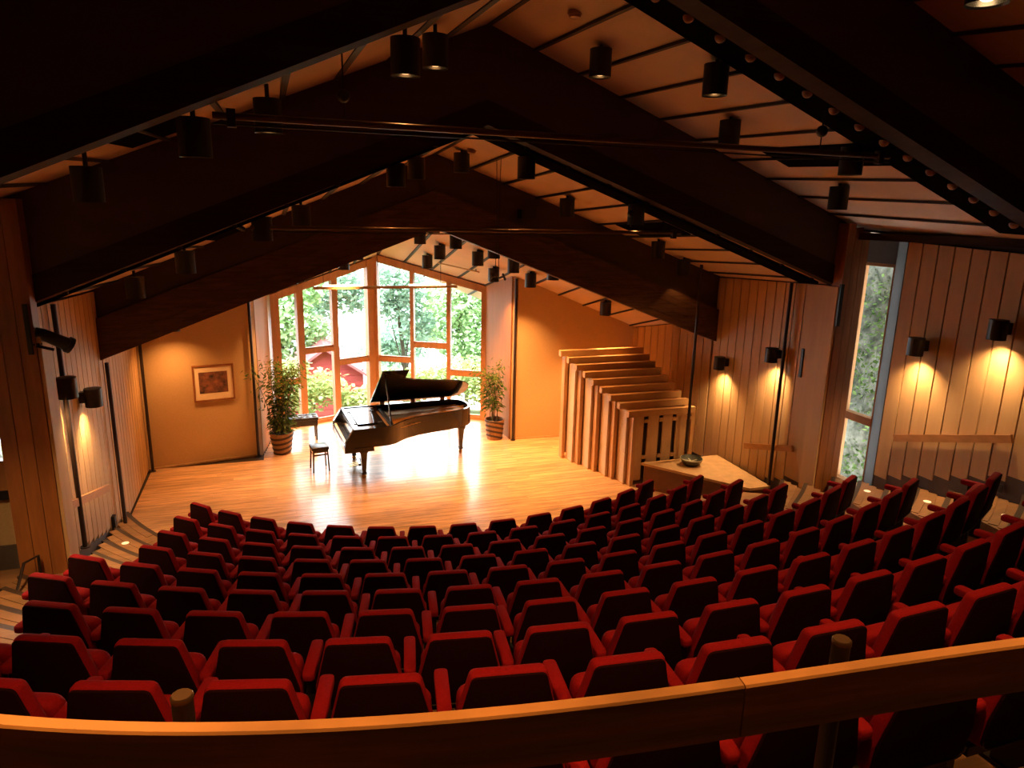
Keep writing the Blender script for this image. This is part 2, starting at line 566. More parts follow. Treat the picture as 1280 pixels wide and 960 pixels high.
# left wall nearer the audience (beside the camera side), with a slit window
wl2 = empty('wall_left', kind='structure')
ob('wall_backing', wall_slab(MB(), (-5.60, -17.6), (-5.60, -6.30), 0.0, 8.2, 0.15), m_gap, wl2)
boarded_wall(wl2, (-5.60, -8.55), (-5.60, -6.32), lambda P: 1.05 + 0.36 * (-6.3 - P.y), lambda P: zc(1, P.x, P.y) - 0.15, -1, 0.24)
ob('wall_recess', wall_slab(MB(), (-6.05, -6.32), (-6.05, -5.30), 0.0, 8.2, 0.12), m_burlap, wl2)
ob('wall_under_window', MB().box(-6.05, -5.36, -5.34, -5.24, 0.0, 1.78), m_burlap, wl2)
ob('wall_base', MB().box(-6.05, -5.55, -5.365, -5.34, 0.6, 1.22), m_base, wl2)
ob('dark_ledge', MB().box(-6.05, -5.55, -5.40, -5.24, 1.78, 1.88), m_black, wl2)
ob('wall_over_window', MB().box(-6.05, -5.36, -5.34, -5.24, 3.75, 8.2), m_base, wl2)
ob('wall_beside_window', MB().box(-5.60, -5.36, -5.34, -5.24, 1.88, 3.75), m_base, wl2)
ob('wall_return', MB().box(-6.05, -5.6, -6.38, -6.30, 0.0, 8.2), m_burlap, wl2)
ob('wall_base', MB().box(-5.6, -5.57, -8.4, -6.3, 0.6, 1.05), m_base, wl2)

# right wall beside the stage and the box
wr_ = empty('wall_right', kind='structure')
def right_zb(P):
    return 0.27 if P.y > -3.85 else 0.27 + 0.36 * (-3.75 - P.y)
ob('wall_backing', wall_slab(wall_slab(MB(), (5.04, 0.28), (5.32, T2), -0.3, 5.2, 0.15), (5.32, T2), (5.32, -5.40), -0.3, 5.4, 0.15), m_gap, wr_)
boarded_wall(wr_, (5.03, 0.24), (5.31, T2 + 0.02), right_zb, lambda P: min(zc(3, P.x, P.y), 3.4), -1, 0.245)
boarded_wall(wr_, (5.31, T2 - 0.02), (5.31, -5.28), right_zb, lambda P: zc(2, P.x, P.y), -1, 0.235, last_wide=0.42)
ob('wall_base', MB().box(5.292, 5.318, -5.40, -2.95, 0.0, 1.15), m_base, wr_)
ob('wall_slot', MB().box(5.255, 5.28, -4.99, -4.94, 2.48, 2.95), m_black, wr_)
# right wall nearer the audience
wr2 = empty('wall_right', kind='structure')
ob('wall_backing', wall_slab(MB(), (5.60, -6.40), (5.60, -17.6), 0.0, 8.2, 0.15), m_gap, wr2)
boarded_wall(wr2, (5.59, -6.40), (5.59, -8.55), lambda P: 1.20 + 0.365 * (-6.24 - P.y), lambda P: zc(1, P.x, P.y) - 0.10, -1, 0.24)
ob('wall_base', MB().box(5.572, 5.60, -8.55, -6.38, 0.5, 2.3), m_base, wr2)
ob('eave_board', MB().box(5.44, 5.60, -8.55, -5.5, 4.70, 4.80), m_beam, wr2)
ob('wall_above_window', wall_slab(MB(), (5.88, -5.28), (5.88, -6.40), 4.36, 8.2, 0.12), m_base, wr2)
ob('wall_below_window', wall_slab(MB(), (5.88, -5.28), (5.88, -6.40), 0.0, 0.80, 0.12), m_base, wr2)
ob('window_reveal', MB().hexa([(5.56, -6.39, 0.2), (5.60, -6.46, 0.2), (5.92, -6.02, 0.2), (5.88, -5.94, 0.2)],
                              [(5.56, -6.39, 4.75), (5.60, -6.46, 4.75), (5.92, -6.02, 4.75), (5.88, -5.94, 4.75)]), m_reveal, wr2)
ob('wall_outer_return', MB().box(5.9, 6.02, -6.5, -5.96, 0.0, 8.2), m_base, wr2)

# stage back wall, cloth covered, with the alcove cheeks of the window
wb = empty('wall_back', kind='structure')
def slope_top(mb, p, q, th, z0=-0.05, lift=0.08):
    d = Vector((q[0] - p[0], q[1] - p[1], 0)).normalized()
    n = Vector((-d.y, d.x, 0)) * th
    b = [(p[0], p[1]), (q[0], q[1]), (q[0] + n.x, q[1] + n.y), (p[0] + n.x, p[1] + n.y)]
    mb.hexa([(x, y, z0) for x, y in b], [(x, y, zc(3, x, y) + lift) for x, y in b])
    return mb
def panel_between(p, q, th=0.12, m=None):
    return ob('wall_panel', slope_top(MB(), q, p, -th), m or m_burlap, wb)
panel_between((-5.29, 0.30), (-3.27, 0.67))
panel_between((-3.235, 0.68), (-3.17, 0.75))
panel_between((-3.16, 0.77), (-2.93, 2.30), m=m_cheek)
panel_between((1.98, 1.98), (2.115, 0.42), m=m_cheek)
panel_between((2.13, 0.36), (2.19, 0.31))
panel_between((2.225, 0.305), (5.06, 0.18))
for p, q in (((-5.25, 0.29), (-3.27, 0.655)), ((2.225, 0.285), (4.99, 0.165))):
    ob('skirting', MB().bar((*p, 0.02), (*q, 0.02), 0.02, 0.04), m_oak, wb)

# closing walls behind the audience
ob('wall_rear', MB().box(-5.6, 5.6, -17.75, -17.6, 0, 8.2), m_riser, kind='structure')

# ---------------------------------------------------------------- ceilings
def ceil_bay(b, t0, t1, sL, sR, th=0.16):
    c = empty('ceiling', kind='structure')
    ap = AX if b < 3 else -0.35
    for s0, s1 in ((sL, ap), (ap, sR)):
        pts = [(s0, t0), (s1, t0), (s1, t1), (s0, t1)]
        ob('ceiling_slab', MB().hexa([(x, y, zc(b, x, y)) for x, y in pts], [(x, y, zc(b, x, y) + th) for x, y in pts]), m_ceil, c)
    # dark battens between the boards
    k = 0
    off = 0.0
    while True:
        hit = False
        for sg in ((1,) if k == 0 else (-1, 1)):
            s = ap + sg * k * 0.585
            if s < sL + 0.12 or s > sR - 0.12:
                continue
            hit = True
            d = 0.03
            ob('ceiling_batten', MB().bar((s, t0 + 0.01, zc(b, s, t0) - 0.012), (s, t1 - 0.01, zc(b, s, t1) - 0.012), 0.055, 0.03), m_batten, c)
        k += 1
        if not hit and k > 2:
            break
    return c
c0 = ceil_bay(0, -17.6, T0 + 0.02, -5.6, 5.6)
c1 = ceil_bay(1, T0 + 0.20, T1 + 0.02, -5.75, 5.75)
c2 = ceil_bay(2, T1 + 0.18, T2 + 0.02, -5.42, 5.45)
c3 = ceil_bay(3, T2 + 0.1, 3.55, -5.42, 5.45)
def hatch(b, s0, s1, t0, t1, par):
    pts = [(s0, t0), (s1, t0), (s1, t1), (s0, t1)]
    ob('ceiling_hatch', MB().hexa([(x, y, zc(b, x, y) - 0.022) for x, y in pts], [(x, y, zc(b, x, y) - 0.002) for x, y in pts]), m_void, par)
hatch(1, 3.02, 3.50, -7.9, -6.3, c1)
hatch(1, -3.98, -3.42, -8.0, -6.0, c1)
hatch(2, 2.74, 3.24, -4.6, -3.1, c2)
hatch(2, -3.50, -3.10, -4.6, -3.0, c2)
# black ceiling strip painted as the shaded trough behind the two nearer beams
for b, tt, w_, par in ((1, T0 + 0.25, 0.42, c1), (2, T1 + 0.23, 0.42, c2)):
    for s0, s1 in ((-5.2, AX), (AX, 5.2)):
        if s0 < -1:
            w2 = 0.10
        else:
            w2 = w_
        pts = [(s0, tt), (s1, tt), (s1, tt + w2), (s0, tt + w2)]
        ob('cove_shade_strip', MB().hexa([(x, y, zc(b, x, y) - 0.04) for x, y in pts], [(x, y, zc(b, x, y) - 0.004) for x, y in pts]), m_void, par)

ob('roof', MB().box(-5.9, 5.9, -17.75, 0.35, 8.2, 8.35), m_beam, kind='structure')  # unseen flat slab, added to keep sky light out of the attic
# unseen roof eaves outside both long walls, added to block sky light
for sg in (-1, 1):
    x0, x1 = sorted((sg * 5.62, sg * 7.3))
    za, zb_ = (5.35, 4.75) if sg > 0 else (4.75, 5.35)
    ob('trim_%d' % (1 if sg < 0 else 2), MB().hexa([(x0, -17.6, za), (x1, -17.6, zb_), (x1, 0.6, zb_), (x0, 0.6, za)],
        [(x0, -17.6, za + 0.2), (x1, -17.6, zb_ + 0.2), (x1, 0.6, zb_ + 0.2), (x0, 0.6, za + 0.2)]), m_beam, kind='structure')

# ---------------------------------------------------------------- the three dark gable beams
def gable_half(s0, s1, zb0, zb1, zt0, zt1, t0, t1):
    return MB().hexa([(s0, t0, zb0), (s1, t0, zb1), (s1, t1, zb1), (s0, t1, zb0)],
                     [(s0, t0, zt0), (s1, t0, zt1), (s1, t1, zt1), (s0, t1, zt0)])
def beam(label, t0, t1, sL, sR, zap, kl, kr, hgt, top, rt0, rt1, mat_b):
    e = thing('roof_beam', label, 'beam', (0, 0, 0))
    zl, zr = zap - kl * (AX - sL), zap - kr * (sR - AX)
    ob('beam_timber', gable_half(sL, AX, zl, zap, zl + hgt, zap + hgt, t0, t1), mat_b, e)
    ob('beam_timber', gable_half(AX, sR, zap, zr, zap + hgt, zr + hgt, t0, t1), mat_b, e)
    ob('riser_panel', gable_half(sL, AX, zl + hgt, zap + hgt, top(sL), top(AX), rt0, rt1), m_riser, e)
    ob('riser_panel', gable_half(AX, sR, zap + hgt, zr + hgt, top(AX), top(sR), rt0, rt1), m_riser, e)
    return e
b0 = beam('nearest dark roof beam, with round bulbs along its lower edge', T0 - 0.02, T0 + 0.24, -5.55, 5.55, 6.925, 0.445, 0.385, 0.27,
          lambda s: zc(0, s, T0) + 0.02, T0, T0 + 0.06, m_beam)
b1 = beam('middle dark roof beam, running between the two pine pillars', T1 - 0.02, T1 + 0.22, -5.42, 5.36, 5.985, 0.415, 0.356, 0.28,
          lambda s: zc(1, s, T1) + 0.02, T1, T1 + 0.06, m_beam)
b2 = beam('dark laminated roof beam at the front of the stage', T2 - 0.12, T2 + 0.16, -5.30, 5.34, 4.70, 0.390, 0.372, 0.61,
          lambda s: zc(2, s, T2) + 0.02, T2, T2 + 0.06, m_beam2)
for k in range(5):       # laminations of the stage beam
    zz = 4.70 + 0.06 + k * 0.12
    for s0, s1, kk in ((-5.4, AX, 0.390), (AX, 5.2, 0.372)):
        za, zb_ = (zz - kk * (AX - s0), zz) if s0 < AX - 0.1 else (zz, zz - kk * (s1 - AX))
        ob('lamination', MB().bar((s0, T2 - 0.122, za), (s1, T2 - 0.122, zb_), 0.012, 0.100, (0, 0, 1)), m_beam2, b2)
# bulbs under the nearest beam on the right slope
for k in range(15):
    s = 0.35 + k * 0.325
    ob('globe_bulb', MB().sphere((s, T0 + 0.295, zc(1, s, T0 + 0.3) - 0.034), 0.050, 12, 8), m_globe, b0, 60)
for s0, s1, kk in ((AX, 5.0, 0.356),):
    ob('lamp_track', MB().bar((s0 + 0.1, T1 + 0.235, 5.985 - kk * 0.1 - 0.01), (s1, T1 + 0.235, 5.985 - kk * (s1 - AX) - 0.01), 0.014, 0.014), m_pole, b1)

# ---------------------------------------------------------------- pillars and iron poles
for side, lab in ((-1, 'left knotty pine pillar under the middle beam'), (1, 'right knotty pine pillar beside the tall slit window')):
    e = thing('wooden_pillar', lab, 'pillar')
    x0, x1 = (-5.57, -5.12) if side < 0 else (5.24, 5.66)
    zt = 6.0
    z0 = 0.55 if side < 0 else 0.35
    n = 3
    for k in range(n):
        a, b = lerp(x0, x1, k / n), lerp(x0, x1, (k + 1) / n)
        ob('pillar_board', MB().box(a + 0.003, b - 0.003, -5.62, -5.42, z0, min(zc(1, a, -5.5), zc(1, b, -5.5)) - 0.01), m_pillar, e)
    xi = x1 if side < 0 else x0
    # pale board facing the hall
    if side < 0:
        ob('side_board', MB().box(xi, xi + 0.035, -5.60, -5.26, z0 + 0.25, zc(2, xi, -5.42) - 0.33), m_board, e)
    else:
        ob('side_board', MB().box(xi - 0.035, xi, -5.60, -5.30, z0 + 0.22, 4.0), m_board, e)
        ob('beam_shoe', MB().box(xi - 0.03, xi + 0.03, -5.655, -5.62, 3.42, 4.05), m_black, e)
def pole(label, s, t, z0, z1, r=0.028):
    z1 -= 0.06
    e = thing('iron_pole', label, 'pole', (s, t, z0))
    ob('pole_shaft', MB().tube([(0, 0, 0.012), (0, 0, z1 - z0)], r, 10), m_pole, e, 40)
    ob('pole_foot', MB().lathe((0, 0, 0), [(r * 2, 0), (r * 2, 0.012)], 12), m_pole, e)
    return e
pole('dark iron pole beside the left pillar, rising past the upper left sconce', -5.14, -4.79, 0.84, zc(2, -5.14, -4.79))
pole('dark iron pole standing on the stage edge by the left wall', -5.11, -2.72, 0.0, 2.80)
pole('dark slim pole in the left rear corner of the stage', -5.16, 0.22, 0.0, zc(3, -5.16, 0.22))
pole('dark slim pole at the left edge of the window alcove, behind the plant', -3.25, 0.60, 0.0, zc(3, -3.25, 0.6))
pole('dark pole at the right edge of the window alcove, beside the plant', 2.16, 0.26, 0.0, zc(3, 2.16, 0.26))
pole('dark iron pole on the wooden box, in front of the slatted screen', 4.48, -3.10, 0.508, zc(2, 4.48, -3.1))
pole('dark iron pole against the right wall, beside the taller sconce', 5.17, -4.64, 0.46, zc(2, 5.17, -4.64))

# ---------------------------------------------------------------- stage window (two wings of a V)
def window_wing(name, P, Q, panes, members, trans, sgn, endpost):
    w_ = empty(name, kind='structure')
    P, Q = Vector((*P, 0)), Vector((*Q, 0))
    D = Q - P
    d = D.normalized()
    def at(f, z):
        v = P + D * f
        return Vector((v.x, v.y, z))
    def top(f):
        v = P + D * f
        return zc(3, v.x, v.y)
    def member(f0, f1, z0a, z0b, z1a, z1b, th, nm):
        n = Vector((-d.y, d.x, 0)) * th / 2
        A, Bq = P + D * f0, P + D * f1
        b = [(A.x - n.x, A.y - n.y, z0a), (Bq.x - n.x, Bq.y - n.y, z0b), (Bq.x + n.x, Bq.y + n.y, z0b), (A.x + n.x, A.y + n.y, z0a)]
        tt = [(x, y, z) for (x, y, _), z in zip(b, (z1a, z1b, z1b, z1a))]
        return ob(nm, MB().hexa(b, tt), m_frame, w_)
    for f0, f1 in members:
        member(f0, f1, -0.02, -0.02, top(f0) - 0.02, top(f1) - 0.02, 0.13, 'mullion')
    for f0, f1 in endpost:
        member(f0, f1, -0.02, -0.02, top(f0) - 0.02, top(f1) - 0.02, 0.17, 'post')
    for (f0, f1), zt in zip(panes, trans):
        member(f0, f1, top(f0) - 0.185, top(f1) - 0.185, top(f0) - 0.015, top(f1) - 0.015, 0.12, 'head_beam')
        member(f0, f1, -0.02, -0.02, 0.07, 0.07, 0.14, 'sill')
        member(f0, f1, zt - 0.055, zt - 0.055, zt + 0.055, zt + 0.055, 0.12, 'transom')
        for z0, z1a, z1b in ((0.07, zt - 0.055, zt - 0.055), (zt + 0.055, top(f0) - 0.185, top(f1) - 0.185)):
            # sash and pane
            n = Vector((-d.y, d.x, 0)) * 0.006
            A, Bq = P + D * f0, P + D * f1
            b = [(A.x - n.x, A.y - n.y, z0), (Bq.x - n.x, Bq.y - n.y, z0), (Bq.x + n.x, Bq.y + n.y, z0), (A.x + n.x, A.y + n.y, z0)]
            ob('pane', MB().add([(*b[0][:2], z0), (*b[1][:2], z0), (*b[1][:2], z1b), (*b[0][:2], z1a)], [(0, 1, 2, 3)]), m_glass, w_)
            member(f0, f1, z0, z0, z0 + 0.035, z0 + 0.035, 0.06, 'sash')
    return w_
window_wing('window_1', WPL, WPP, [(0.075, 0.236), (0.295, 0.565), (0.62, 0.92)], [(0.236, 0.295), (0.565, 0.62)], [1.08, 1.76, 1.39], 1, [(0.0, 0.075), (0.92, 1.0)])
window_wing('window_2', WPP, WPR, [(0.045, 0.342), (0.374, 0.674), (0.708, 0.985)], [(0.342, 0.374), (0.674, 0.708)], [1.38, 1.78, 1.13], 1, [(0.0, 0.045), (0.985, 1.05)])
def slit(name, x, t0, t1, z0, z1, zt):
    w_ = empty(name, kind='structure')
    for a, b in ((t0, t0 + 0.05), (t1 - 0.05, t1)):
        ob('jamb', MB().box(x - 0.05, x + 0.05, a, b, z0, z1), m_frame, w_)
    ob('sill', MB().box(x - 0.07, x + 0.07, t0 + 0.05, t1 - 0.05, z0, z0 + 0.06), m_frame, w_)
    ob('head', MB().box(x - 0.05, x + 0.05, t0 + 0.05, t1 - 0.05, z1 - 0.05, z1), m_frame, w_)
    ob('transom', MB().box(x - 0.06, x + 0.06, t0 + 0.05, t1 - 0.05, zt - 0.06, zt + 0.06), m_frame, w_)
    for a, b in ((z0 + 0.06, zt - 0.06), (zt + 0.06, z1 - 0.05)):
        ob('pane', MB().add([(x, t0 + 0.05, a), (x, t1 - 0.05, a), (x, t1 - 0.05, b), (x, t0 + 0.05, b)], [(0, 1, 2, 3)]), m_glass, w_)
    return w_
slit('window_3', 5.94, -5.95, -5.30, 0.80, 4.36, 1.93)
w4 = empty('window_4', kind='structure')
ob('sill', MB().box(-6.05, -5.60, -5.38, -5.24, 1.88, 2.22), m_frame, w4)
ob('head', MB().box(-6.05, -5.60, -5.33, -5.25, 3.68, 3.75), m_frame, w4)
ob('jamb', MB().box(-6.05, -6.01, -5.33, -5.25, 2.22, 3.68), m_frame, w4)
ob('jamb', MB().box(-5.64, -5.60, -5.33, -5.25, 2.22, 3.68), m_frame, w4)
ob('pane', MB().add([(-6.01, -5.29, 2.22), (-5.64, -5.29, 2.22), (-5.64, -5.29, 3.68), (-6.01, -5.29, 3.68)], [(0, 1, 2, 3)]), m_glass, w4)

# ---------------------------------------------------------------- red theatre seats
def round_poly(pts, rad, n=5):
    out = []
    m = len(pts)
    for i in range(m):
        p0, p1, p2 = Vector(pts[i - 1]), Vector(pts[i]), Vector(pts[(i + 1) % m])
        r = rad[i] if isinstance(rad, (list, tuple)) else rad
        a, b = (p0 - p1).normalized(), (p2 - p1).normalized()
        ang = a.angle(b)
        dd = min(r / math.tan(ang / 2), (p0 - p1).length * 0.48, (p2 - p1).length * 0.48)
        s, e = p1 + a * dd, p1 + b * dd
        for k in range(n + 1):
            u = k / n
            out.append(tuple((s * (1 - u) ** 2 + p1 * 2 * u * (1 - u) + e * u ** 2)))
    return out
def pad(poly, y0, y1, bev, fn):
    """soft slab: outline poly (u, v) swept from y0 to y1 with rolled edges; fn maps (u, v, y) to a point"""
    cx = sum(p[0] for p in poly) / len(poly)
    cy = sum(p[1] for p in poly) / len(poly)
    R = max(math.hypot(p[0] - cx, p[1] - cy) for p in poly)
    def ins(d):
        k = 1 - d / R
        return [(cx + (u - cx) * k, cy + (v - cy) * k) for u, v in poly]
    rr = []
    for y, d in ((y0, bev), (y0 + bev * 0.3, bev * 0.3), (y0 + bev, 0), (y1 - bev, 0), (y1 - bev * 0.3, bev * 0.3), (y1, bev)):
        rr.append([fn(u, v, y) for u, v in ins(d)])
    return MB().rings(rr)
ST = 0.8366
back_out = round_poly([(-0.235, -0.46), (0.235, -0.46), (0.243, -0.30), (0.172, 0.0), (-0.172, 0.0), (-0.243, -0.30)], [0.06, 0.06, 0.05, 0.035, 0.035, 0.05], 4)
def bk(u, v, y):
    return (u, y - v * 0.13, ST + v)
def cu(u, v, y):
    return (u, v, y - (v - 0.35) * -0.06)
shell_out = [(u * 0.965, -0.23 + (v + 0.23) * 0.965) for u, v in back_out]
arm_out = round_poly([(-0.034, 0.0), (0.034, 0.0), (0.034, 0.34), (-0.034, 0.34)], 0.025, 3)
def make_seat():
    e = thing('theatre_seat', '', 'seat')
    ob('backrest', pad(back_out, 0.0, 0.070, 0.020, bk), m_red, e, 50)
    ob('back_shell', pad(shell_out, -0.010, 0.006, 0.004, bk), m_shell_shade, e, 50)
    tr = [bk(u * 1.0, v, -0.004) for u, v in back_out[:10]]
    low = [p for p in (back_out[-2:] + back_out[:11]) if p[1] < -0.36]
    ob('shell_trim', MB().tube([bk(u * 0.97, v * 0.985, -0.012) for u, v in sorted(low)], 0.0035, 5), m_chrome, e)
    cush = round_poly([(-0.225, 0.0), (0.225, 0.0), (0.215, 0.29), (-0.215, 0.29)], 0.06, 4)
    ob('seat_cushion', pad(cush, 0.0, 0.10, 0.03, lambda u, v, y: (u, 0.125 + y + (0.30 - v) * 0.15, 0.36 + v)), m_red, e, 50)
    ob('seat_frame', MB().box(-0.22, 0.22, 0.10, 0.30, 0.31, 0.355), m_seatblack, e)
    return e
def add_arm(e, x, src=None):
    a = ob('armrest', pad(arm_out, 0.575, 0.625, 0.014, lambda u, v, y: (u + x, 0.04 + v, y)), m_red, e, 50)
    b = MB().box(x - 0.022, x + 0.022, 0.12, 0.30, 0.012, 0.575).box(x - 0.03, x + 0.03, 0.08, 0.42, 0.0, 0.02)
    c = ob('arm_support', b, m_seatblack, e)
seat_proto = make_seat()
add_arm(seat_proto, -0.28)
end_proto = copy_tree(seat_proto)
add_arm(end_proto, 0.28)
PHI = [-0.4753, -0.3707, -0.2875, -0.223, -0.232, -0.1866, -0.1118, -0.0528, 0.0226, 0.202]
#           (first index relative to PHI, number of seats)
ROWN = [(0, 14), (0, 15), (0, 15), (0, 15), (0, 17), (0, 17), (0, 17), (-1, 17), (-2, 15), (-1, 8)]
used = {'s': False, 'e': False}
for i in range(10):
    k0, n = ROWN[i]
    r, z = ROWR[i], ROWZ[i]
    for j in range(n):
        a = PHI[i] + (k0 + j) * 0.56 / r - TH0
        last = (j == n - 1)
        key = 'e' if last else 's'
        proto = end_proto if last else seat_proto
        if not used[key]:
            used[key] = True
            o = proto
        else:
            o = copy_tree(proto)
        o.location = (r * math.sin(a), -r * math.cos(a), z)
        o.rotation_euler = (0, 0, a)
        rowname = {0: 'front row by the stage', 9: 'tenth row, behind the handrail'}.get(i, ORD[i + 1] + ' row from stage')
        o['label'] = 'red upholstered theatre seat, %s, %s seat from the left' % (rowname, ORD[j + 1])
        o['group'] = 'red theatre seats in curved rows'

# ---------------------------------------------------------------- cylinder lamps under the ceiling
def lamp_mesh(parent, d, h, hot):
    r = d / 2
    can = MB().rings([[(q * math.cos(2 * PI * i / 20), q * math.sin(2 * PI * i / 20), z) for i in range(20)] for q, z in
                      ((r * 0.93, 0.012), (r, 0.0), (r, h), (0.02, h + 0.006))], False, True)
    can.rings([[(q * math.cos(2 * PI * i / 20), q * math.sin(2 * PI * i / 20), z) for i in range(20)] for q, z in
               ((r * 0.93, 0.012), (r * 0.9, h * 0.5))], False, False)
    ob('lamp_can', can, m_lampcan, parent, 40)
    ob('reflector', MB().rings([[(q * math.cos(2 * PI * i / 20), q * math.sin(2 * PI * i / 20), z) for i in range(20)] for q, z in
                                ((r * 0.915, 0.014), (r * 0.90, 0.05), (r * 0.55, h * 0.45))], False, True), m_refl, parent, 40)
    ob('bulb', MB().sphere((0, 0, h * 0.17), r * 0.42, 12, 6, 0.7), m_bulb_hot if hot else m_bulb, parent, 60)
def make_lamp(d, h, hot=False):
    e = thing('ceiling_downlight', '', 'lamp')
    lamp_mesh(e, d, h, hot)
    ob('stem', MB().tube([(0, 0, h), (0, 0, h + 0.30)], 0.018, 8), m_lampcan, e, 40)
    return e
LD, LH = 0.235, 0.28
lamp_proto = make_lamp(LD, LH)
hot_proto = make_lamp(LD, LH, True)
lamp_used = {}
def place_lamp(s, t, b, label, power, hot=False, drop=0.32, ang=1.7):
    pr = hot_proto if hot else lamp_proto
    if hot not in lamp_used:
        lamp_used[hot] = 1
        o = pr
    else:
        o = copy_tree(pr)
    z = zc(b, s, t) - drop
    o.location = (s, t, z)
    # shorten the stem so that it ends at the ceiling
    for ch in o.children:
        if ch.name.startswith('stem'):
            gap_ = drop - LH
            ch.scale = (1, 1, gap_ / 0.30)
            ch.location = (0, 0, LH * (1 - gap_ / 0.30))
    o['label'] = label
    o['group'] = 'black cylinder lamps under the ceiling'
    if power:
        spot(o, (0, 0, 0.004), power, ang, 1.0 if ang > 2 else 0.6, 0.05, color=WARM_STAGE if b == 3 else WARM)
    return o
near_r = [(0.66, -6.64), (1.31, -7.82), (2.27, -6.74), (3.02, -7.84), (4.01, -6.66)]
for k, (s, t) in enumerate(near_r):
    place_lamp(s, t, 1, 'black cylinder lamp, right slope between nearest and middle beams, %s from the ridge' % ORD[k + 1], P_NEAR)
near_l = [(-1.25, -7.2), (-1.67, -8.0), (-2.72, -7.2), (-3.25, -8.0), (-4.15, -7.2)]
for k, (s, t) in enumerate(near_l):
    place_lamp(s, t, 1, 'black cylinder lamp, left slope between nearest and middle beams, %s from the ridge' % ORD[k + 1], P_NEAR, drop=(0.37, 0.39, 0.40, 0.42, 0.42)[k])
mid_r = [(-0.04, -3.51), (0.48, -4.89), (1.64, -3.57), (2.07, -5.02), (3.43, -3.35), (4.30, -2.80)]
for k, (s, t) in enumerate(mid_r):
    place_lamp(s, t, 2, 'black cylinder lamp, right slope between middle and stage beams, %s from the ridge' % ORD[k + 1], 0 if k == 5 else P_MID)
mid_l = [(-0.86, -4.25), (-1.26, -5.0), (-2.37, -4.25), (-2.85, -5.0), (-3.79, -4.25), (-4.49, -3.6)]
for k, (s, t) in enumerate(mid_l):
    place_lamp(s, t, 2, 'black cylinder lamp, left slope between middle and stage beams, %s from the ridge' % ORD[k + 1], P_MID, hot=(k == 3), drop=(0.30, 0.30, 0.32, 0.30, 0.31, 0.36)[k])
st_r = [(0.05, -1.14), (0.01, -0.10), (0.56, -0.79), (0.51, 0.36), (0.48, 1.46), (1.19, -1.21), (1.13, -0.32), (1.70, -0.87), (1.66, 0.31), (2.29, -1.49), (2.23, -0.42)]
for k, (s, t) in enumerate(st_r):
    place_lamp(s, t, 3, 'black cylinder lamp over the stage, right slope, %s from the ridge' % ORD[k + 1], P_STAGE)
place_lamp(3.80, -0.75, 3, 'long black cylinder lamp over the stage, farthest right, above the screens', P_STAGE)
st_l = [(-0.67, 0.08), (-1.12, 0.65), (-1.35, 1.22), (-1.64, 0.33), (-2.43, 0.20), (-4.54, -0.10)]
for k, (s, t) in enumerate(st_l):
    place_lamp(s, t, 3, 'black cylinder lamp over the stage, left slope, %s from the ridge' % ORD[k + 1], P_STAGE * (0.55 if k == 5 else 1), ang=2.3 if k == 5 else 1.7)
place_lamp(1.35, -10.5, 0, 'black cylinder lamp before the nearest beam, at the top right edge', P_REAR * 0.5, True, drop=0.95)
for k, (s, t) in enumerate(((-3.4, -12.3), (-1.6, -12.7), (0.4, -12.5))):
    place_lamp(s, t, 0, 'black cylinder lamp above the foreground handrail, out of the picture, %s from the left' % ORD[k + 1], P_REAR, True)

# ---------------------------------------------------------------- wall sconces
def sconce(label, x, t, z, wall):
    sg = 1 if wall > x else -1
    e = thing('wall_sconce', label, 'lamp', (x, t, z - 0.12), 0, 'black cylinder sconces on the boarded walls')
    lamp_mesh(e, 0.205, 0.24, True)
    gapx = abs(wall - x)
    ob('wall_bracket', MB().box(min(sg * 0.09, sg * gapx), max(sg * 0.09, sg * gapx), -0.05, 0.05, 0.06, 0.20), m_lampcan, e)
    spot(e, (0, 0, 0.003), P_SCONCE, 2.2, 1.0, 0.03, color=WARM_SCONCE)
    return e
sconce('upper left sconce, beside the left pillar behind the iron pole', -5.05, -5.02, 2.92, -5.203)
sconce('lower left sconce, on the left wall nearer the stage', -5.05, -3.94, 2.53, -5.203)
sconce('right wall sconce nearest the stage screens', 5.10, -3.02, 2.32, 5.275)
sconce('right wall sconce beside the iron pole, left of the pillar', 5.10, -4.43, 2.75, 5.275)
sconce('right wall sconce just right of the slit window', 5.38, -6.92, 3.34, 5.555)
sconce('right wall sconce at the right edge, above the wooden bumper board', 5.38, -7.99, 3.74, 5.555)

sconce('sconce on the left wall behind the left pillar, out of the picture', -5.38, -6.92, 3.34, -5.565)
sconce('sconce on the left wall nearest the camera, out of the picture', -5.38, -7.99, 3.74, -5.565)
# boards along the walls, like handrails
def wall_rail(label, p, q):
    e = thing('wall_handrail', label, 'handrail', p)
    p, q = Vector(p), Vector(q)
    ob('rail_board', MB().bar((0, 0, 0), q - p, 0.04, 0.10), m_handrail, e)
    sg = 1 if p.x > 0 else -1
    for f in (0.15, 0.85):
        c = (q - p) * f
        ob('rail_bracket', MB().box(min(sg * 0.0175, sg * 0.047) + c.x, max(sg * 0.0175, sg * 0.047) + c.x, c.y - 0.03, c.y + 0.03, c.z - 0.03, c.z + 0.03), m_oak, e)
wall_rail('sloping wooden handrail on the left boarded wall', (-5.155, -5.08, 1.52), (-5.155, -3.27, 1.03))
wall_rail('short wooden handrail on the right wall beside the pillar', (5.228, -3.83, 0.94), (5.228, -5.04, 1.28))
wall_rail('long wooden handrail on the right wall under two sconces', (5.508, -6.70, 1.97), (5.508, -8.32, 2.47))

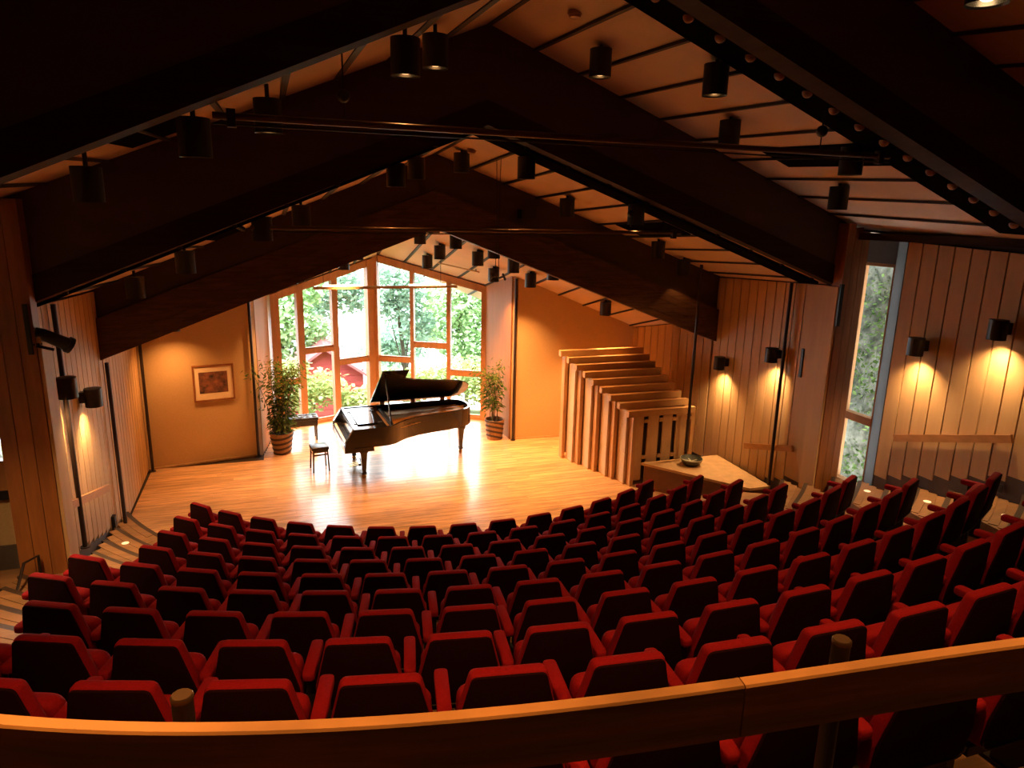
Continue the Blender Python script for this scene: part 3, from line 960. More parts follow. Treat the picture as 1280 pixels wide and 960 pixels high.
# ---------------------------------------------------------------- stacked acoustic screens
N = 9
for k in range(N):
    t = -1.07 - 0.2275 * k
    s0 = 2.76 + 0.079 * k
    s1 = 4.55 + 0.021 * k
    h = 2.29 - 0.1025 * k
    if k == 0:
        lab = 'tallest wooden acoustic screen, at the rear of the stack'
    elif k == N - 1:
        lab = 'lowest acoustic screen with slatted front, beside the wooden box'
    else:
        lab = 'wooden acoustic screen, %s from the rear of the stack, %s end' % (ORD[k + 1], 'oak post' if k % 2 == 0 else 'white cloth')
    e = thing('acoustic_screen', lab, 'screen', (s0, t, 0), 0, 'acoustic screens stacked on the stage')
    L = s1 - s0
    ob('top_rail', MB().box(-0.09, L, -0.055, 0.055, h - 0.115, h), m_scrwood, e)
    if k % 2 == 0:
        ob('end_post', MB().box(0.0, 0.07, -0.075, 0.075, 0.0, h - 0.115), m_scrwood, e)
        x_in = 0.07
    else:
        ob('end_panel', MB().box(0.02, 0.07, -0.1515, 0.1515, 0.02, 0.60), m_scrwhite, e)
        ob('end_panel', MB().box(0.02, 0.07, -0.1515, 0.1515, 0.608, h - 0.13), m_scrwhite, e)
        ob('kick_strip', MB().box(0.018, 0.07, -0.1515, 0.1515, 0.0, 0.018), m_scrwood, e)
        x_in = 0.07
    ob('rear_post', MB().box(L - 0.07, L, -0.05, 0.05, 0.0, h - 0.115), m_scrwood, e)
    if k < N - 1:
        ob('screen_panel', MB().box(x_in, L - 0.07, -0.02, 0.02, 0.1, h - 0.115), m_scrwood, e)
    else:
        ob('screen_panel', MB().box(x_in, L - 0.07, 0.02, 0.04, 0.1, h - 0.115), m_gap, e)
        xs = [3.68, 4.00, 4.29, 4.60]
        prev = 0.07
        for x in xs:
            ob('screen_slat', MB().box(prev, x - s0 - 0.045, -0.035, 0.0, 0.1, h - 0.115), m_oak, e)
            prev = x - s0 + 0.045
            for zb_ in (0.52, h - 0.24):
                ob('slot_block', MB().box(x - s0 - 0.045, x - s0 + 0.045, -0.05, 0.02, zb_, zb_ + 0.06), m_scrwood, e)
        ob('screen_slat', MB().box(prev, L - 0.07, -0.035, 0.0, 0.1, h - 0.115), m_oak, e)

# low wooden box with a bowl
e = thing('wooden_box', 'low wooden box with pale top in front of the slatted screen', 'platform')
poly = [(3.55, -3.06), (4.74, -4.70), (5.16, -4.70), (5.22, -3.06)]
inner = [(3.62, -3.08), (4.74, -4.62), (5.14, -4.62), (5.19, -3.08)]
ob('box_body', MB().prism(inner, 0.0, 0.455), mat('box_brown_side', (0.20, 0.085, 0.035), 0.6, 0.2), e)
ob('box_top', MB().prism(poly, 0.455, 0.50), m_oak, e)
e = thing('ceramic_bowl', 'green glazed bowl standing on the wooden box', 'bowl', (4.40, -3.42, 0.501))
ob('bowl_body', MB().lathe((0, 0, 0), [(0.06, 0), (0.11, 0.01), (0.17, 0.06), (0.205, 0.13), (0.20, 0.135), (0.16, 0.065), (0.08, 0.03), (0.001, 0.03)], 24, True, False), m_bowl, e, 60)
ob('rim_band', MB().lathe((0, 0, 0), [(0.206, 0.118), (0.2095, 0.125), (0.208, 0.136), (0.200, 0.138)], 24, False, False), m_bowlrim, e, 60)
for k in range(3):
    a = k * PI / 3 + 0.3
    ob('painted_stripe', MB().bar((-0.155 * math.cos(a), -0.155 * math.sin(a), 0.075 + 0.001 * k), (0.155 * math.cos(a), 0.155 * math.sin(a), 0.075 + 0.001 * k), 0.022, 0.006), m_bowlrim, e)

# ---------------------------------------------------------------- grand piano
pn = thing('grand_piano', 'black concert grand piano with open lid, on the stage before the window', 'piano', (-1.86, -0.66, 0), math.radians(3.5))
oc = [(0.78, -0.80), (0.93, -0.795), (1.08, -0.73), (1.22, -0.60), (1.38, -0.47), (1.60, -0.36), (1.90, -0.28), (2.25, -0.21), (2.52, -0.14),
      (2.74, -0.03), (2.86, 0.12), (2.90, 0.32), (2.88, 0.55), (2.80, 0.72), (2.66, 0.80)]
outer = [(0.10, -0.80)] + oc + [(0.10, 0.80)]
def inset(poly, d):
    cx, cy = 1.4, 0.15
    out = []
    n = len(poly)
    for i in range(n):
        a, b, c = Vector(poly[i - 1]), Vector(poly[i]), Vector(poly[(i + 1) % n])
        e1, e2 = (b - a).normalized(), (c - b).normalized()
        n1, n2 = Vector((-e1.y, e1.x)), Vector((-e2.y, e2.x))
        m = (n1 + n2).normalized()
        k = d / max(0.4, m.dot(n1))
        out.append(tuple(b + m * k))
    return out
outer2 = [(0.30, -0.80)] + oc + [(0.30, 0.80)]
inn2 = inset(outer2, 0.045)
rim = MB().rings([[(x, y, 0.68) for x, y in outer2], [(x, y, 1.05) for x, y in outer2], [(x, y, 1.05) for x, y in inn2], [(x, y, 0.82) for x, y in inn2]], True, False)
ob('case_rim', rim, m_piano, pn, 30)
plate = [(max(0.97, x), y) for x, y in inset(outer2, 0.05)]
ob('iron_plate', MB().prism([(0.97, -0.745)] + [p for p in inset(outer2, 0.05) if p[0] > 0.99] + [(0.97, 0.745)], 0.86, 0.93), m_gold, pn)
st_ = MB()
for k in range(26):
    y = -0.62 + k * 0.05
    x1 = 1.16 + max(0.0, (y + 0.72)) ** 0.9 * 1.5
    st_.bar((1.12, y, 0.945), (min(2.72, x1), y + 0.05, 0.945), 0.006, 0.006)
ob('strings', st_, m_brass, pn, kind='stuff')
ob('damper_rail', MB().bar((1.08, -0.68, 0.965), (1.08, 0.72, 0.965), 0.07, 0.05), m_black, pn)
for k in range(3):
    a = 1.35 + 0.42 * k
    ob('plate_rib', MB().bar((1.1, -0.40 + 0.33 * k, 0.945), (a + 0.7, -0.05 + 0.28 * k, 0.945), 0.03, 0.03), m_gold, pn)
# front: key bed, cheeks, keys, fallboard, music desk
ob('key_bed', MB().box(0.12, 0.66, -0.80, 0.80, 0.60, 0.70), m_piano, pn)
for y0, y1 in ((-0.80, -0.71), (0.71, 0.80)):
    ob('cheek', MB().hexa([(0.12, y0, 0.70), (0.30, y0, 0.70), (0.30, y1, 0.70), (0.12, y1, 0.70)],
                          [(0.14, y0, 0.80), (0.30, y0, 1.05), (0.30, y1, 1.05), (0.14, y1, 0.80)]), m_piano, pn)
ob('key_slip', MB().box(0.12, 0.145, -0.71, 0.71, 0.70, 0.735), m_piano, pn)
wk, bkk = MB(), MB()
for k in range(52):
    y = -0.705 + k * 1.41 / 52
    wk.box(0.147, 0.265, y + 0.0008, y + 1.41 / 52 - 0.0008, 0.705, 0.755)
    if k % 7 in (0, 2, 3, 5, 6) and k < 51:
        yy = y + 1.41 / 52
        bkk.box(0.190, 0.265, yy - 0.006, yy + 0.006, 0.755, 0.768)
ob('white_keys', wk, m_ivory, pn, kind='stuff')
ob('black_keys', bkk, m_black, pn, kind='stuff')
ob('fallboard', MB().hexa([(0.265, -0.71, 0.705), (0.30, -0.71, 0.705), (0.30, 0.71, 0.705), (0.265, 0.71, 0.705)],
                          [(0.285, -0.71, 0.98), (0.30, -0.71, 0.98), (0.30, 0.71, 0.98), (0.285, 0.71, 0.98)]), m_piano, pn)
ob('front_top', MB().box(0.30, 0.93, -0.755, 0.755, 0.99, 1.035), m_piano, pn)
md = ob('music_desk', MB().box(0.42, 0.80, -0.52, 0.52, 1.045, 1.062), m_piano, pn)
for y in (-0.42, 0.42):
    ob('desk_rail', MB().bar((0.36, y, 1.040), (0.90, y, 1.040), 0.03, 0.012), m_black, md)
# lid, hinged along the far (bass) side
AL = math.radians(35)
lidp = [(0.90, 1.61)] + [(x, 0.80 - y + 0.005) for x, y in oc[1:]] + [(2.66, 0.0), (0.90, 0.0)]
def lid_pt(x, v, w=0.0):
    return (x, 0.80 - v * math.cos(AL) + w * math.sin(AL), 1.085 + v * math.sin(AL) + w * math.cos(AL))
ld = MB().rings([[lid_pt(x, v, 0.0) for x, v in lidp], [lid_pt(x, v, 0.028) for x, v in lidp]])
ob('lid', ld, m_piano, pn)
fp = [(0.91, 0.02), (1.42, 0.02), (1.42, 1.60), (0.91, 1.60)]
ob('lid_flap', MB().rings([[lid_pt(x, v, 0.030) for x, v in fp], [lid_pt(x, v, 0.052) for x, v in fp]]), m_piano, pn)
for x in (1.15, 1.8, 2.45):
    ob('lid_hinge', MB().box(x - 0.05, x + 0.05, 0.775, 0.80, 1.05, 1.10), m_brass, pn)
pt = Vector(lid_pt(1.00, 1.36))
ob('prop_stick', MB().bar((1.02, -0.71, 1.02), pt, 0.025, 0.018), m_piano, pn)
def piano_leg(x, y):
    lg = MB()
    lg.rings([[(x + sx * w, y + sy * w, z) for sx, sy in ((-1, -1), (1, -1), (1, 1), (-1, 1))] for w, z in ((0.085, 0.68), (0.085, 0.56), (0.062, 0.50), (0.034, 0.13), (0.045, 0.12), (0.045, 0.08))][::-1])
    g = ob('leg', lg, m_piano, pn)
    ob('caster', MB().lathe((x, y, 0.0), [(0.03, 0.0), (0.042, 0.02), (0.042, 0.05), (0.02, 0.08)], 10), m_brass, g, 40)
piano_leg(0.50, -0.56)
piano_leg(0.50, 0.56)
piano_leg(2.70, 0.28)
ly = MB()
for y in (-0.09, 0.09):
    ly.bar((0.62, y, 0.68), (0.55, y, 0.14), 0.03, 0.03)
ly.box(0.47, 0.62, -0.16, 0.16, 0.10, 0.15)
g = ob('pedal_lyre', ly, m_piano, pn)
for y in (-0.08, 0, 0.08):
    ob('pedal', MB().bar((0.30, y, 0.075), (0.50, y, 0.10), 0.035, 0.012), m_brass, g)

# two benches
e = thing('piano_stool', 'small square black stool in front of the keyboard', 'stool', (-2.10, -0.50, 0), math.radians(8))
sq = round_poly([(-0.165, -0.165), (0.165, -0.165), (0.165, 0.165), (-0.165, 0.165)], 0.025, 3)
ob('seat_cushion', pad(sq, 0.435, 0.50, 0.016, lambda u, v, y: (u, v, y)), m_leather, e, 50)
ob('seat_frame', MB().box(-0.15, 0.15, -0.15, 0.15, 0.39, 0.437), m_piano, e)
for sx in (-1, 1):
    for sy in (-1, 1):
        ob('leg', MB().bar((sx * 0.135, sy * 0.135, 0.40), (sx * 0.150, sy * 0.150, 0.0), 0.028, 0.028, (0, 1, 0)), m_piano, e)
for sx in (-1, 1):
    ob('stretcher', MB().bar((sx * 0.13, -0.135, 0.34), (sx * 0.13, 0.135, 0.34), 0.018, 0.03), m_piano, e)
    ob('stretcher', MB().bar((-0.13, sx * 0.135, 0.34), (0.13, sx * 0.135, 0.34), 0.018, 0.03), m_piano, e)
e = thing('piano_bench', 'wide black tufted piano bench beside the left plant', 'bench', (-2.36, 1.52, 0), math.radians(4))
ob('bench_box', MB().box(-0.34, 0.34, -0.17, 0.17, 0.34, 0.46), m_piano, e)
bp = round_poly([(-0.36, -0.185), (0.36, -0.185), (0.36, 0.185), (-0.36, 0.185)], 0.02, 3)
c = ob('seat_cushion', pad(bp, 0.46, 0.53, 0.015, lambda u, v, y: (u, v, y)), m_leather, e, 50)
for ix in range(5):
    for iy in range(2):
        ob('tuft', MB().lathe((-0.28 + ix * 0.14, -0.085 + iy * 0.17, 0.527), [(0.062, 0.0), (0.05, 0.014), (0.02, 0.020), (0.001, 0.021)], 10, True, False), m_leather, c, 60)
for sx in (-1, 1):
    for sy in (-1, 1):
        ob('leg', MB().bar((sx * 0.31, sy * 0.145, 0.36), (sx * 0.31, sy * 0.145, 0.0), 0.035, 0.035, (0, 1, 0)), m_piano, e)

# ---------------------------------------------------------------- potted plants in striped baskets
def plant(label, loc, r0, r1, h, ztop, spread, seed, nst, tilt, n_leaf, lo, ok=lambda p: True):
    rng = random.Random(seed)
    e = thing('potted_bamboo', label, 'plant', loc)
    pot = MB().lathe((0, 0, 0), [(r0, 0.0), (lerp(r0, r1, 0.5), h * 0.5), (r1, h), (r1 * 0.93, h), (r1 * 0.90, h * 0.88)], 20, True, False)
    b = ob('basket', pot, m_basket, e, 40)
    for k in range(4):
        ring = []
        zz = h * (0.10 + 0.245 * k)
        for i in range(24):
            a = 2 * PI * i / 24
            z_ = min(h * 0.985, max(0.02, zz + tilt * h * 0.09 * math.cos(a - 0.6)))
            rr = lerp(r0, r1, z_ / h) + 0.004
            ring.append([(rr * math.cos(a), rr * math.sin(a), max(0.0, z_ - 0.024)), ((rr + 0.008) * math.cos(a), (rr + 0.008) * math.sin(a), z_), (rr * math.cos(a), rr * math.sin(a), min(h, z_ + 0.024))])
        mbd = MB()
        vs = [p for q in ring for p in q]
        fs = []
        for i in range(24):
            j = (i + 1) % 24
            fs += [(i * 3, j * 3, j * 3 + 1, i * 3 + 1), (i * 3 + 1, j * 3 + 1, j * 3 + 2, i * 3 + 2)]
        ob('woven_band', mbd.add(vs, fs), m_basketd, b, 60)
    ob('soil', MB().lathe((0, 0, h * 0.86), [(r1 * 0.9, 0), (r1 * 0.9, 0.01)], 16), m_soil, e)
    leaves = MB()
    for k in range(nst):
        a = rng.uniform(0, 2 * PI)
        q = rng.uniform(0, 0.6) * r1
        p = Vector((q * math.cos(a), q * math.sin(a), h * 0.8))
        dirx, diry = rng.uniform(-spread, spread), rng.uniform(-spread, spread)
        hh = rng.uniform(0.72, 1.0) * (ztop - h)
        while not ok(p + Vector((dirx, diry, hh))):
            dirx, diry = dirx * 0.7, diry * 0.7 - 0.03
        pts = []
        for m_ in range(6):
            u = m_ / 5
            pts.append(p + Vector((dirx * u ** 1.6, diry * u ** 1.6, hh * u)))
        ob('cane', MB().tube(pts, 0.010, 6, 0.004), m_cane, e, 60)
        for _ in range(n_leaf // nst):
            u = rng.uniform(lo, 1.02)
            c_ = p + Vector((dirx * u ** 1.6, diry * u ** 1.6, hh * u))
            az = rng.uniform(0, 2 * PI)
            ln = rng.uniform(0.03, 0.20) * 1.0
            out_ = Vector((math.cos(az), math.sin(az), rng.uniform(-0.5, 0.25)))
            base = c_ + out_ * ln
            L_ = rng.uniform(0.09, 0.15)
            tipd = Vector((math.cos(az + rng.uniform(-.8, .8)), math.sin(az + rng.uniform(-.8, .8)), rng.uniform(-0.9, 0.1))).normalized()
            sd = tipd.cross(Vector((rng.uniform(-1, 1), rng.uniform(-1, 1), 1))).normalized() * L_ * 0.13
            if not (ok(base) and ok(base + tipd * L_)):
                continue
            leaves.add([base, base + tipd * L_ * 0.45 + sd, base + tipd * L_, base + tipd * L_ * 0.45 - sd], [(0, 1, 2, 3)])
    ob('foliage', leaves, m_leaf, e, fix=False, kind='stuff')
    return e
plant('tall leafy bamboo in a striped wicker basket, left of the window', (-2.78, 0.70, 0), 0.17, 0.24, 0.46, 2.20, 0.40, 3, 16, 1, 2300, 0.12,
      lambda p: p.x > -0.30 + 0.10 * p.y or p.y < -0.18)
plant('thinner bamboo in a striped wicker basket, right of the window', (1.80, 0.50, 0), 0.17, 0.22, 0.46, 1.98, 0.42, 11, 11, -1.6, 1000, 0.28,
      lambda p: p.x < 0.24 - 0.08 * p.y or p.y < -0.30)

# ---------------------------------------------------------------- framed picture on the left back wall
def wall_pt(f, z, off):
    a, b = Vector((-5.29, 0.30)), Vector((-3.27, 0.67))
    d = (b - a)
    n = Vector((d.y, -d.x)).normalized()
    p = a + d * f + n * off
    return Vector((p.x, p.y, z))
a0 = wall_pt(0, 0, 0)
ang = math.atan2(0.37, 2.02)
ctr = wall_pt(0.645, 1.62, 0.005)
e = thing('framed_picture', 'framed brown print with a wide pale mount on the left back wall', 'picture', ctr, ang)
W2, H2 = 0.375, 0.36
for x0, x1, z0, z1 in ((-W2, W2, -H2, -H2 + 0.03), (-W2, W2, H2 - 0.03, H2), (-W2, -W2 + 0.03, -H2 + 0.03, H2 - 0.03), (W2 - 0.03, W2, -H2 + 0.03, H2 - 0.03)):
    ob('frame_side', MB().box(x0, x1, -0.035, 0.0, z0, z1), m_pframe, e)
ob('mount_board', MB().box(-W2 + 0.03, W2 - 0.03, -0.018, -0.003, -H2 + 0.03, H2 - 0.03), m_paper, e)
ob('print', MB().box(-0.265, 0.255, -0.021, -0.018, -0.20, 0.22), m_print, e)

# ---------------------------------------------------------------- pipes, light bar, microphone, spotlight, detectors
def pipe(label, p, q, r, two):
    e = thing('tie_pipe', label, 'pipe', p)
    d = Vector(q) - Vector(p)
    ob('pipe_tube', MB().tube([(0, 0, 0), d], r, 10), m_brasspipe, e, 40)
    ob('cable', MB().tube([(0, 0, -two), d + Vector((0, 0, -two))], 0.008, 6), m_pole, e)
    for f in (0.02, 0.98):
        ob('pipe_clamp', MB().box(d.x * f - 0.03, d.x * f + 0.03, -0.035, 0.035, -two - 0.02, 0.05), m_pole, e)
m_brasspipe = mat('dull_bronze_pipe', (0.13, 0.075, 0.04), 0.35, 0.15, (10, 10, 10), metal=0.6)
pipe('nearer long bronze tie pipe across the hall under the nearest beam', (-3.10, T0 + 0.36, 5.585), (3.10, T0 + 0.36, 5.585), 0.026, 0.055)
pipe('farther long bronze tie pipe across the hall under the middle beam', (-2.98, T1 + 0.36, 4.735), (2.78, T1 + 0.36, 4.745), 0.024, 0.05)
e = thing('window_light_bar', 'long pale wooden light bar hanging in front of the stage window', 'lamp', (-0.41, 1.5, 3.35))
ob('bar_body', MB().box(-1.57, 1.57, -0.05, 0.05, -0.035, 0.02), m_oak, e)
for x in (-0.95, 0.9):
    ob('glow_tube', MB().tube([(x - 0.42, 0, 0.038), (x + 0.42, 0, 0.038)], 0.018, 8), emit('tube_glow', (1.0, 0.82, 0.55), 6.0), e, 40)
for x in (-1.35, -0.2, 1.2):
    zt_ = zc(3, -0.41 + x, 1.5) - 3.35
    if zt_ > 0.03:
        ob('hanger', MB().tube([(x, 0, 0.02), (x, 0, zt_)], 0.006, 6), m_pole, e)
e = thing('ceiling_rod', 'short pale rod fixed to the ceiling over the stage', 'rod', (0.75, 1.63, zc(3, 0.75, 1.63) - 0.06))
q = Vector((1.54, 0.98, zc(3, 1.54, 0.98) - 0.06)) - Vector((0.75, 1.63, zc(3, 0.75, 1.63) - 0.06))
ob('rod_body', MB().tube([(0, 0, 0), q], 0.016, 8), m_oak, e)
for f in (0.08, 0.92):
    ob('rod_mount', MB().tube([q * f, q * f + Vector((0, 0, 0.06))], 0.01, 6), m_pole, e)

e = thing('hanging_microphone', 'small microphone pair hanging on thin cables before the stage', 'microphone', (0.38, -4.0, 3.98))
zt_ = zc(2, 0.38, -4.0) - 3.98
for x in (-0.02, 0.02):
    ob('cable', MB().tube([(x * 1.6, 0, 0.08), (x * 0.5, 0, zt_ * 0.4), (x * 1.6, 0, zt_)], 0.005, 5), m_black, e)
ob('mic_bar', MB().tube([(-0.10, 0, 0.06), (0.12, 0, 0.06)], 0.010, 6), m_black, e)
for x in (-0.09, 0.11):
    ob('mic_capsule', MB().tube([(x, -0.05, 0.03), (x, 0.06, 0.10)], 0.018, 8), m_black, e)

e = thing('stage_spotlight', 'black stage spotlight on an arm beside the left pillar', 'spotlight', (-5.18, -5.63, 3.55))
ob('mount_bar', MB().box(-0.012, 0.03, -0.02, 0.02, -0.12, 0.40), m_black, e)
ob('yoke', MB().bar((0.01, 0, -0.02), (0.10, 0.05, -0.02), 0.02, 0.02).bar((0.06, 0.0, -0.03), (0.20, 0.06, -0.09), 0.012, 0.03), m_black, e)
ob('lamp_body', MB().tube([(0.05, 0.06, 0.10), (0.10, 0.09, 0.075), (0.26, 0.16, -0.03), (0.30, 0.18, -0.06)], 0.055, 12, 0.075), m_black, e, 40)
ob('lens_hood', MB().tube([(0.295, 0.178, -0.055), (0.33, 0.195, -0.08)], 0.088, 12), m_black, e, 40)

for lab, b, s, t in (('smoke detector on the near ceiling slope right of the ridge', 1, 0.17, -7.05), ('smoke detector on the middle ceiling slope near the ridge', 2, 0.03, -3.8)):
    z = zc(b, s, t)
    e = thing('smoke_detector', lab, 'detector', (s, t, z - 0.062))
    ob('detector_body', MB().lathe((0, 0, 0), [(0.03, 0.0), (0.055, 0.01), (0.06, 0.035)], 16), m_globe, e, 50)
    ob('detector_base', MB().lathe((0, 0, 0.035), [(0.072, 0.0), (0.072, 0.035)], 16), m_globe, e, 40)
for lab, b, s, t, d_ in (('small dark ball hanging near the right end of the nearer pipe', 1, 2.30, -8.18, 0.22), ('small dark ball hanging left of the nearer pair of lamps', 1, -2.12, -7.6, 0.34),
                         ('small dark ball hanging near the right end of the farther pipe', 2, 1.98, -5.05, 0.20)):
    z = zc(b, s, t)
    e = thing('hanging_ball', lab, 'ball', (s, t, z - d_))
    ob('ball', MB().sphere((0, 0, 0), 0.055, 12, 8), m_black, e, 60)
    ob('stem', MB().tube([(0, 0, 0.05), (0, 0, d_)], 0.008, 6), m_black, e)
    ob('drop_wire', MB().tube([(0, 0, -0.05), (0, 0, -0.18)], 0.006, 6), m_black, e)

# speaker box on the middle riser
e = thing('riser_speaker', 'small dark speaker box on the middle ceiling beside a lamp', 'speaker', (1.32, T2 - 0.10, 4.95))
ob('speaker_body', MB().box(-0.13, 0.13, -0.12, 0.095, -0.06, 0.08), m_black, e)
ob('speaker_grille', MB().box(-0.12, 0.12, -0.127, -0.12, -0.05, 0.07), m_lampcan, e)

# socket on the right wall base
e = thing('wall_socket', 'small black wall socket low on the right wall', 'socket', (5.538, -8.27, 1.82))
ob('socket_plate', MB().box(-0.012, 0.0, -0.035, 0.035, -0.05, 0.05), m_black, e)
ob('socket_hole', MB().box(-0.016, -0.012, -0.018, 0.018, -0.018, 0.018), m_lampcan, e)

# small white step lights in the aisles
for lab, s, t in (('round white step light low in left aisle, nearest the stage', -4.93, -3.72), ('round white step light in left aisle, one step higher', -4.93, -4.55),
                  ('round white step light in right aisle, nearest the slit window', 5.32, -6.55), ('round white step light in right aisle, between the other two', 5.22, -7.6),
                  ('round white step light in right aisle, nearest the right edge', 5.1, -8.7)):
    r = math.hypot(s, t)
    zz = 0.0
    for i in range(1, 12):
        if ROWR[i] - 0.60 <= r:
            zz = ROWZ[i]
            if r >= ROWR[i] + 0.157 - 0.38:
                zz = (ROWZ[i] + ROWZ[i + 1]) / 2
    e = thing('step_light', lab, 'light', (s, t, zz))
    ob('light_lens', MB().lathe((0, 0, 0.0), [(0.048, 0.0), (0.048, 0.010)], 14), m_stepl, e)
    ob('light_ring', MB().lathe((0, 0, 0), [(0.060, 0.0), (0.060, 0.008), (0.049, 0.008)], 14, True, False), m_steplo, e)

# short bent handrail in the left aisle behind the pillar
e = thing('aisle_handrail', 'short dark bent handrail beside the left pillar', 'handrail', (-5.42, -5.75, 0.85))
ob('rail_tube', MB().tube([(0.06, 0.05, 0.0), (0.06, 0.05, 0.36), (-0.03, -0.10, 0.36), (-0.05, -0.60, 0.02)], 0.016, 8), m_pole, e, 40)
ob('rail_foot', MB().lathe((0.06, 0.05, 0), [(0.035, 0), (0.035, 0.01)], 10), m_pole, e)

# ---------------------------------------------------------------- curved handrail in front of the camera
RZ = 4.20
def rail_r(a):
    a = max(-0.26, min(-0.09, a))
    k = (139.707770, 65.016799, 9.329462, 13.650245)
    return ((k[0] * a + k[1]) * a + k[2]) * a + k[3]
e = thing('balcony_handrail', 'long curved wooden handrail across the foreground with a joint', 'handrail')
def rail_piece(a0, a1):
    mb = MB()
    rings = []
    n = max(3, int((a1 - a0) / 0.004))
    for k in range(n + 1):
        a = a0 + (a1 - a0) * k / n
        c_, s_ = math.cos(a), math.sin(a)
        RR = rail_r(a)
        rings.append([(r * s_, -r * c_, z) for r, z in ((RR, RZ - 0.098), (RR + 0.026, RZ - 0.098), (RR + 0.026, RZ - 0.004), (RR + 0.023, RZ), (RR + 0.003, RZ), (RR, RZ - 0.004))])
    mb.rings(rings)
    return mb
aj = math.atan2(-2.05, 13.09)
for a0, a1 in ((aj - 0.32, aj - 0.00008), (aj + 0.00008, aj + 0.30)):
    ob('rail_plank', rail_piece(a0, a1), m_rail, e, 30)
for px, py in ((-2.91, -12.83), (-1.80, -13.04)):
    a = math.atan2(px, -py)
    r = rail_r(a) - 0.055
    RR = r + 0.055
    x, y = r * math.sin(a), -r * math.cos(a)
    p = ob('rail_post', MB().tube([(x, y, 3.28), (x, y, RZ - 0.006)], 0.0165, 12), m_pole, e, 40)
    ob('post_cap', MB().lathe((x, y, RZ - 0.006), [(0.0175, 0.0), (0.0175, 0.006), (0.015, 0.009)], 12), m_brasspipe, p, 40)
    ob('post_bracket', MB().bar((x, y, RZ - 0.055), (x * RR / r, y * RR / r, RZ - 0.055), 0.014, 0.03), m_brasspipe, p)

# ---------------------------------------------------------------- outside: slope, lake, hut, trees, rock
slope = MB()
def gz(x, y):
    return -0.35 - max(0.0, y - 3.5) * 0.26 - max(0, y - 8) * 0.14 + 0.12 * math.sin(x * 1.7) * math.cos(y * 1.3)
nx, ny = 24, 20
vs = [(-10 + 22 * i / nx, 1.0 + 21 * j / ny) for j in range(ny + 1) for i in range(nx + 1)]
slope.add([(x, y, gz(x, y) if y > 3.4 else min(-0.32, gz(x, y))) for x, y in vs], [(j * (nx + 1) + i, j * (nx + 1) + i + 1, (j + 1) * (nx + 1) + i + 1, (j + 1) * (nx + 1) + i) for j in range(ny) for i in range(nx)])
ob('ground', slope, m_ground, kind='structure', fix=False)
ob('lake_water', MB().add([(-250, 18, -6.6), (250, 18, -6.6), (250, 500, -6.6), (-250, 500, -6.6)], [(0, 1, 2, 3)]), m_lake, kind='structure', fix=False)

def leaf_cloud(blobs, n, size, seed, flat=0.5):
    rng = random.Random(seed)
    mb = MB()
    tot = sum(b[3] ** 2 for b in blobs)
    for cx, cy, cz, r, *rest in blobs:
        sz_ = rest[0] if rest else 0.8
        for _ in range(int(n * r * r / tot)):
            v = Vector((rng.gauss(0, 1), rng.gauss(0, 1), rng.gauss(0, 1))).normalized() * r * (rng.random() ** 0.45)
            c = Vector((cx + v.x, cy + v.y, cz + v.z * sz_))
            L_ = size * rng.uniform(0.6, 1.3)
            d = Vector((rng.uniform(-1, 1), rng.uniform(-1, 1), rng.uniform(-0.7, 0.3))).normalized()
            s = d.cross(Vector((rng.uniform(-1, 1), rng.uniform(-1, 1), 1))).normalized() * L_ * 0.32
            mb.add([c, c + d * L_ * 0.5 + s, c + d * L_, c + d * L_ * 0.5 - s], [(0, 1, 2, 3)])
    return mb
def tree(label, x, y, blobs, n, size, m, seed, trunk=0.10, cat='tree', name='broadleaf_tree', gname='trees outside the window'):
    z0 = gz(x, y) - 0.05
    e = thing(name, label, cat, (x, y, z0), 0, gname)
    rel = [(bx - x, by - y, bz - z0, r, *rest) for bx, by, bz, r, *rest in blobs]
    ob('foliage', leaf_cloud(rel, n, size, seed), m, e, fix=False, kind='stuff')
    top = max(b[2] for b in rel)
    ob('trunk', MB().tube([(0, 0, 0), (0.08, 0.05, top * 0.4), (rel[0][0] * 0.5, rel[0][1] * 0.5, top * 0.75), (rel[0][0], rel[0][1], top)], trunk, 8, trunk * 0.25), m_bark, e, 60)
    br = MB()
    for k, b in enumerate(rel):
        br.tube([(0.05, 0.03, top * 0.35), (b[0] * 0.5, b[1] * 0.5, (b[2] + top * 0.35) / 2), (b[0], b[1], b[2])], trunk * 0.35, 6, trunk * 0.12)
    ob('branches', br, m_bark, e, 60)
tree('leafy tree outside the leftmost window panes', -2.6, 12.2, [(-2.7, 12, 1.4, 1.3), (-1.9, 12.4, 2.4, 1.1), (-3.3, 12.2, 0.1, 1.2), (-1.7, 12.6, 0.6, 0.9)], 4200, 0.26, m_tree2, 21)
tree('blue green tree outside, left of the middle window post', -0.7, 14.2, [(-0.5, 14, 2.3, 1.1), (-1.2, 14.3, 1.4, 0.9), (0.1, 14.0, 1.7, 0.8)], 2300, 0.24, m_tree1, 22)
tree('large blue green tree outside, right of the middle window post', 1.9, 12.8, [(1.5, 12.6, 2.7, 1.15), (2.3, 12.9, 1.9, 1.1), (1.3, 12.8, 1.5, 0.8), (2.5, 12.6, 0.7, 0.9)], 3600, 0.22, m_tree1, 23)
tree('bright green tree outside the right window panes', 4.1, 11.6, [(3.6, 11.4, 1.8, 1.2), (4.6, 11.7, 1.2, 1.3), (3.7, 11.5, 0.4, 1.0), (4.9, 11.6, 2.4, 1.0), (4.6, 11.4, -0.2, 1.0)], 4600, 0.24, m_tree2, 24)
tree('pale tree farther down the slope, seen low between the panes', 2.7, 16.5, [(2.6, 16.4, -0.4, 1.3), (3.7, 16.6, 0.2, 1.2), (1.6, 16.4, -1.0, 1.1)], 3000, 0.26, m_tree1, 25)
